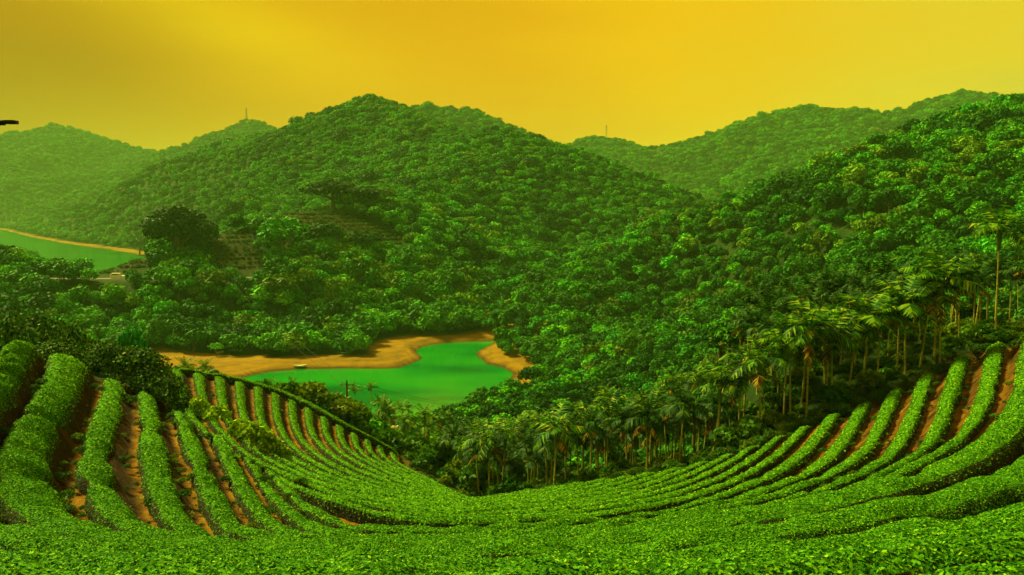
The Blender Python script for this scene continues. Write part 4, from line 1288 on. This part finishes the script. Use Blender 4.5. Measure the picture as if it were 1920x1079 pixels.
def mast(px, yb, dist, h, label):
    p = at_d(px, yb, dist); z = height([p[0]], [p[1]])[0]
    r = empty('radio_mast', (p[0], p[1], max(z, p[2] - 6))); tag(r, label, 'radio mast')
    b = MB(); w = h * .09
    f = lambda t: w * (1 - .75 * t)
    H2 = h + 8
    for sx in (-1, 1):
        for sy in (-1, 1): b.tube([(sx * f(t), sy * f(t), t * H2 - 4) for t in (0, .5, 1)], .02 * h - .06, 5)
    for i in range(9):
        t0, t1 = i / 9, (i + 1) / 9
        for s in (-1, 1):
            b.tube([(-f(t0), s * f(t0), t0 * H2 - 4), (f(t1), s * f(t1), t1 * H2 - 4)], .16, 4)
            b.tube([(s * f(t0), -f(t0), t0 * H2 - 4), (s * f(t1), f(t1), t1 * H2 - 4)], .16, 4)
    b.build('lattice', M['steel'], r)
    for t in (.78, .95):
        b = MB(); b.box((0, 0, t * H2 - 4), (h * .30, .5, .7)); b.build('antenna_arm', M['steel'], r)


mast(462, 217, 2000, 19, 'lattice radio mast on the left distant peak')
mast(1137, 247, 1690, 14, 'small lattice mast on the low hill right of the middle summit')

# lamp reaching in at the left edge
p = at_d(-95, 233, 16); zg = height([p[0]], [p[1]])[0]
r = empty('street_lamp', (p[0], p[1], zg)); tag(r, 'dark street lamp head reaching in at the left edge against the sky', 'street lamp')
h = p[2] - zg
b = MB(); b.tube([(0, 0, -.4), (0, 0, h * .5), (0, 0, h - .12)], [.09, .07, .055], 10); b.build('pole', M['dark_metal'], r, True)
b = MB(); b.tube([(0, 0, h - .2), (.35, 0, h - .02), (.95, 0, h + .02)], [.05, .04, .035], 8); b.build('arm', M['dark_metal'], r, True)
b = MB()
b.box((1.02, 0, h + .035), (.42, .2, .062)); b.box((.9, 0, h - .005), (.2, .14, .03))
b.build('lamp_head', M['dark_metal'], r)

# boats drawn up on the shore
for px, yb, rz, lab in ((563, 689, .3, 'pale flat boat drawn up at the water edge of the orange shore'), (412, 664, 1.1, 'pale boat lying at the top of the left shore below the path')):
    p = hit(px, yb, 200)
    V, Q = [], []
    for i, x in enumerate(np.linspace(-1.7, 1.7, 9)):
        w = .62 * (1 - abs(x / 1.75) ** 2.6); k = .25 * abs(x / 1.7) ** 2
        for (yy, zz) in ((-w, .55 + k), (-w * .75, .12 + k * .5), (0, k * .4), (w * .75, .12 + k * .5), (w, .55 + k), (w * .86, .52 + k), (0, .14 + k * .4), (-w * .86, .52 + k)): V.append((x, yy, zz))
    for i in range(8):
        for j in range(8): Q.append([i * 8 + j, i * 8 + (j + 1) % 8, (i + 1) * 8 + (j + 1) % 8, (i + 1) * 8 + j])
    t = empty('rowing_boat', (p[0], p[1], p[2] + .02), rz); tag(t, lab, 'boat')
    obj('hull', mesh_np('hull', V, Q, mats=[M['pale_wood']]), t)
    for x in (-.6, .5):
        b = MB(); b.box((x, 0, .42), (.24, .98, .04)); b.build('seat', M['pale_wood'], t)

# ------------------------------------------------------------------ light, sky, air
EXPO = 2.75
K = 2.0 ** -EXPO
SUN_EL, SUN_AZ = math.radians(47), math.radians(-58)          # azimuth from +Y towards +X
sl = bpy.data.lights.new('sun', 'SUN'); sl.energy = 1.5; sl.angle = math.radians(10); sl.color = (1, .94, .28)
so = bpy.data.objects.new('sun', sl); COL.objects.link(so)
sdir = Vector((math.sin(SUN_AZ) * math.cos(SUN_EL), math.cos(SUN_AZ) * math.cos(SUN_EL), math.sin(SUN_EL)))
so.rotation_euler = (-sdir).to_track_quat('-Z', 'Y').to_euler(); so.location = (0, 0, 300)


def lin(c): return tuple((v / 255 / 12.92 if v / 255 <= .04045 else ((v / 255 + .055) / 1.055) ** 2.4) for v in c)


w = bpy.data.worlds.new('World'); C.world = w; w.use_nodes = True
nt = w.node_tree; nd, lk = nt.nodes, nt.links; nd.clear()
out = nd.new('ShaderNodeOutputWorld'); bg = nd.new('ShaderNodeBackground'); bg.inputs['Strength'].default_value = .1
lk.new(bg.outputs[0], out.inputs[0])
tc = nd.new('ShaderNodeTexCoord'); sx = nd.new('ShaderNodeSeparateXYZ'); lk.new(tc.outputs['Generated'], sx.inputs[0])


def mth(op, a, b=None, c=None, clamp=False):
    n = nd.new('ShaderNodeMath'); n.operation = op; n.use_clamp = clamp
    for i, v in enumerate((a, b, c)):
        if v is None: continue
        if isinstance(v, (int, float)): n.inputs[i].default_value = v
        else: lk.new(v, n.inputs[i])
    return n.outputs[0]


azn = mth('ARCTAN2', sx.outputs[0], sx.outputs[1]); eln = mth('ARCSINE', sx.outputs[2])
azd = mth('MULTIPLY', azn, 57.29578); eld = mth('MULTIPLY', eln, 57.29578)
nz = nd.new('ShaderNodeTexNoise'); nz.inputs['Scale'].default_value = 2.2; nz.inputs['Detail'].default_value = 4; nz.inputs['Roughness'].default_value = .5
mp = nd.new('ShaderNodeMapping'); mp.inputs['Scale'].default_value = (1, 1, 4.5); mp.inputs['Rotation'].default_value = (0, .18, 0)
lk.new(tc.outputs['Generated'], mp.inputs[0]); lk.new(mp.outputs[0], nz.inputs['Vector'])
fac = mth('ADD', mth('MULTIPLY_ADD', azd, 1 / 70, .5), mth('MULTIPLY_ADD', nz.outputs['Fac'], .46, -.23))
rp = ramp(nd, [(.0, lin((190, 128, 0))), (.16, lin((206, 142, 0))), (.34, lin((228, 160, 0))), (.52, lin((238, 166, 0))), (.68, lin((250, 186, 0))), (.84, lin((238, 200, 40))), (1.0, lin((205, 192, 72)))])
lk.new(fac, rp.inputs['Fac'])
# the bright veil of thin cloud, upper left, and a dull olive patch below it
line = mth('SUBTRACT', eld, mth('MULTIPLY_ADD', mth('ADD', azd, 26.0), -.24, 13.2))
veil = mth('MULTIPLY', mth('EXPONENT', mth('MULTIPLY', mth('MULTIPLY', line, line), -.16)), mth('EXPONENT', mth('MULTIPLY', mth('POWER', mth('ADD', azd, 19.0), 2.0), -.012)))
veil = mth('MULTIPLY', veil, mth('MULTIPLY_ADD', nz.outputs['Fac'], 1.2, .4))
a2 = mth('ADD', azd, 29.0); e2 = mth('SUBTRACT', eld, 7.5)
dull = mth('EXPONENT', mth('ADD', mth('MULTIPLY', mth('MULTIPLY', a2, a2), -.008), mth('MULTIPLY', mth('MULTIPLY', e2, e2), -.06)))
gain = mth('ADD', 1.0, mth('MULTIPLY', dull, -.20))
vs = nd.new('ShaderNodeVectorMath'); vs.operation = 'SCALE'
lk.new(rp.outputs['Color'], vs.inputs[0]); lk.new(gain, vs.inputs['Scale'])
vc = nd.new('ShaderNodeVectorMath'); vc.operation = 'SCALE'; vc.inputs[0].default_value = (.15, .175, 0); lk.new(veil, vc.inputs['Scale'])
va = nd.new('ShaderNodeVectorMath'); va.operation = 'ADD'; lk.new(vs.outputs[0], va.inputs[0]); lk.new(vc.outputs[0], va.inputs[1])
v2 = nd.new('ShaderNodeVectorMath'); v2.operation = 'SCALE'; lk.new(va.outputs[0], v2.inputs[0]); v2.inputs['Scale'].default_value = 10 * K * .97
# a little of the real sky's own gradient behind the yellow veil
st = nd.new('ShaderNodeTexSky'); st.sky_type = 'NISHITA'; st.sun_disc = False; st.sun_elevation = SUN_EL; st.sun_rotation = SUN_AZ; st.dust_density = 4
tint = nd.new('ShaderNodeVectorMath'); tint.operation = 'MULTIPLY'; lk.new(st.outputs[0], tint.inputs[0]); tint.inputs[1].default_value = (.006, .005, .0002)
ad = nd.new('ShaderNodeVectorMath'); ad.operation = 'ADD'; lk.new(v2.outputs[0], ad.inputs[0]); lk.new(tint.outputs[0], ad.inputs[1])
lk.new(ad.outputs[0], bg.inputs['Color'])

hm = bpy.data.materials.new('haze'); hm.use_nodes = True; hn = hm.node_tree; hn.nodes.clear()
ho = hn.nodes.new('ShaderNodeOutputMaterial'); pv = hn.nodes.new('ShaderNodeVolumePrincipled')
pv.inputs['Color'].default_value = (.46, 1.0, .30, 1); pv.inputs['Density'].default_value = .000125
hn.links.new(pv.outputs[0], ho.inputs['Volume'])
ztop = max(float(gz.max()), CZ) + 45
b = MB(); zb = float(gz.min()) - 1
b.box((0, 0, (ztop + zb) / 2), (7500, 7500, ztop - zb))
o = b.build('haze', hm); tag(o, 'thin pale haze filling the valley air', 'haze', kind='stuff')

C.view_settings.view_transform = 'Standard'
C.view_settings.look = 'None'
C.view_settings.exposure = EXPO
C.view_settings.gamma = 1
cy = C.cycles
cy.max_bounces = 5; cy.diffuse_bounces = 2; cy.glossy_bounces = 2; cy.transmission_bounces = 2; cy.volume_bounces = 0
cy.transparent_max_bounces = 4
cy.caustics_reflective = False; cy.caustics_refractive = False
cy.use_denoising = True
cy.sample_clamp_indirect = 4
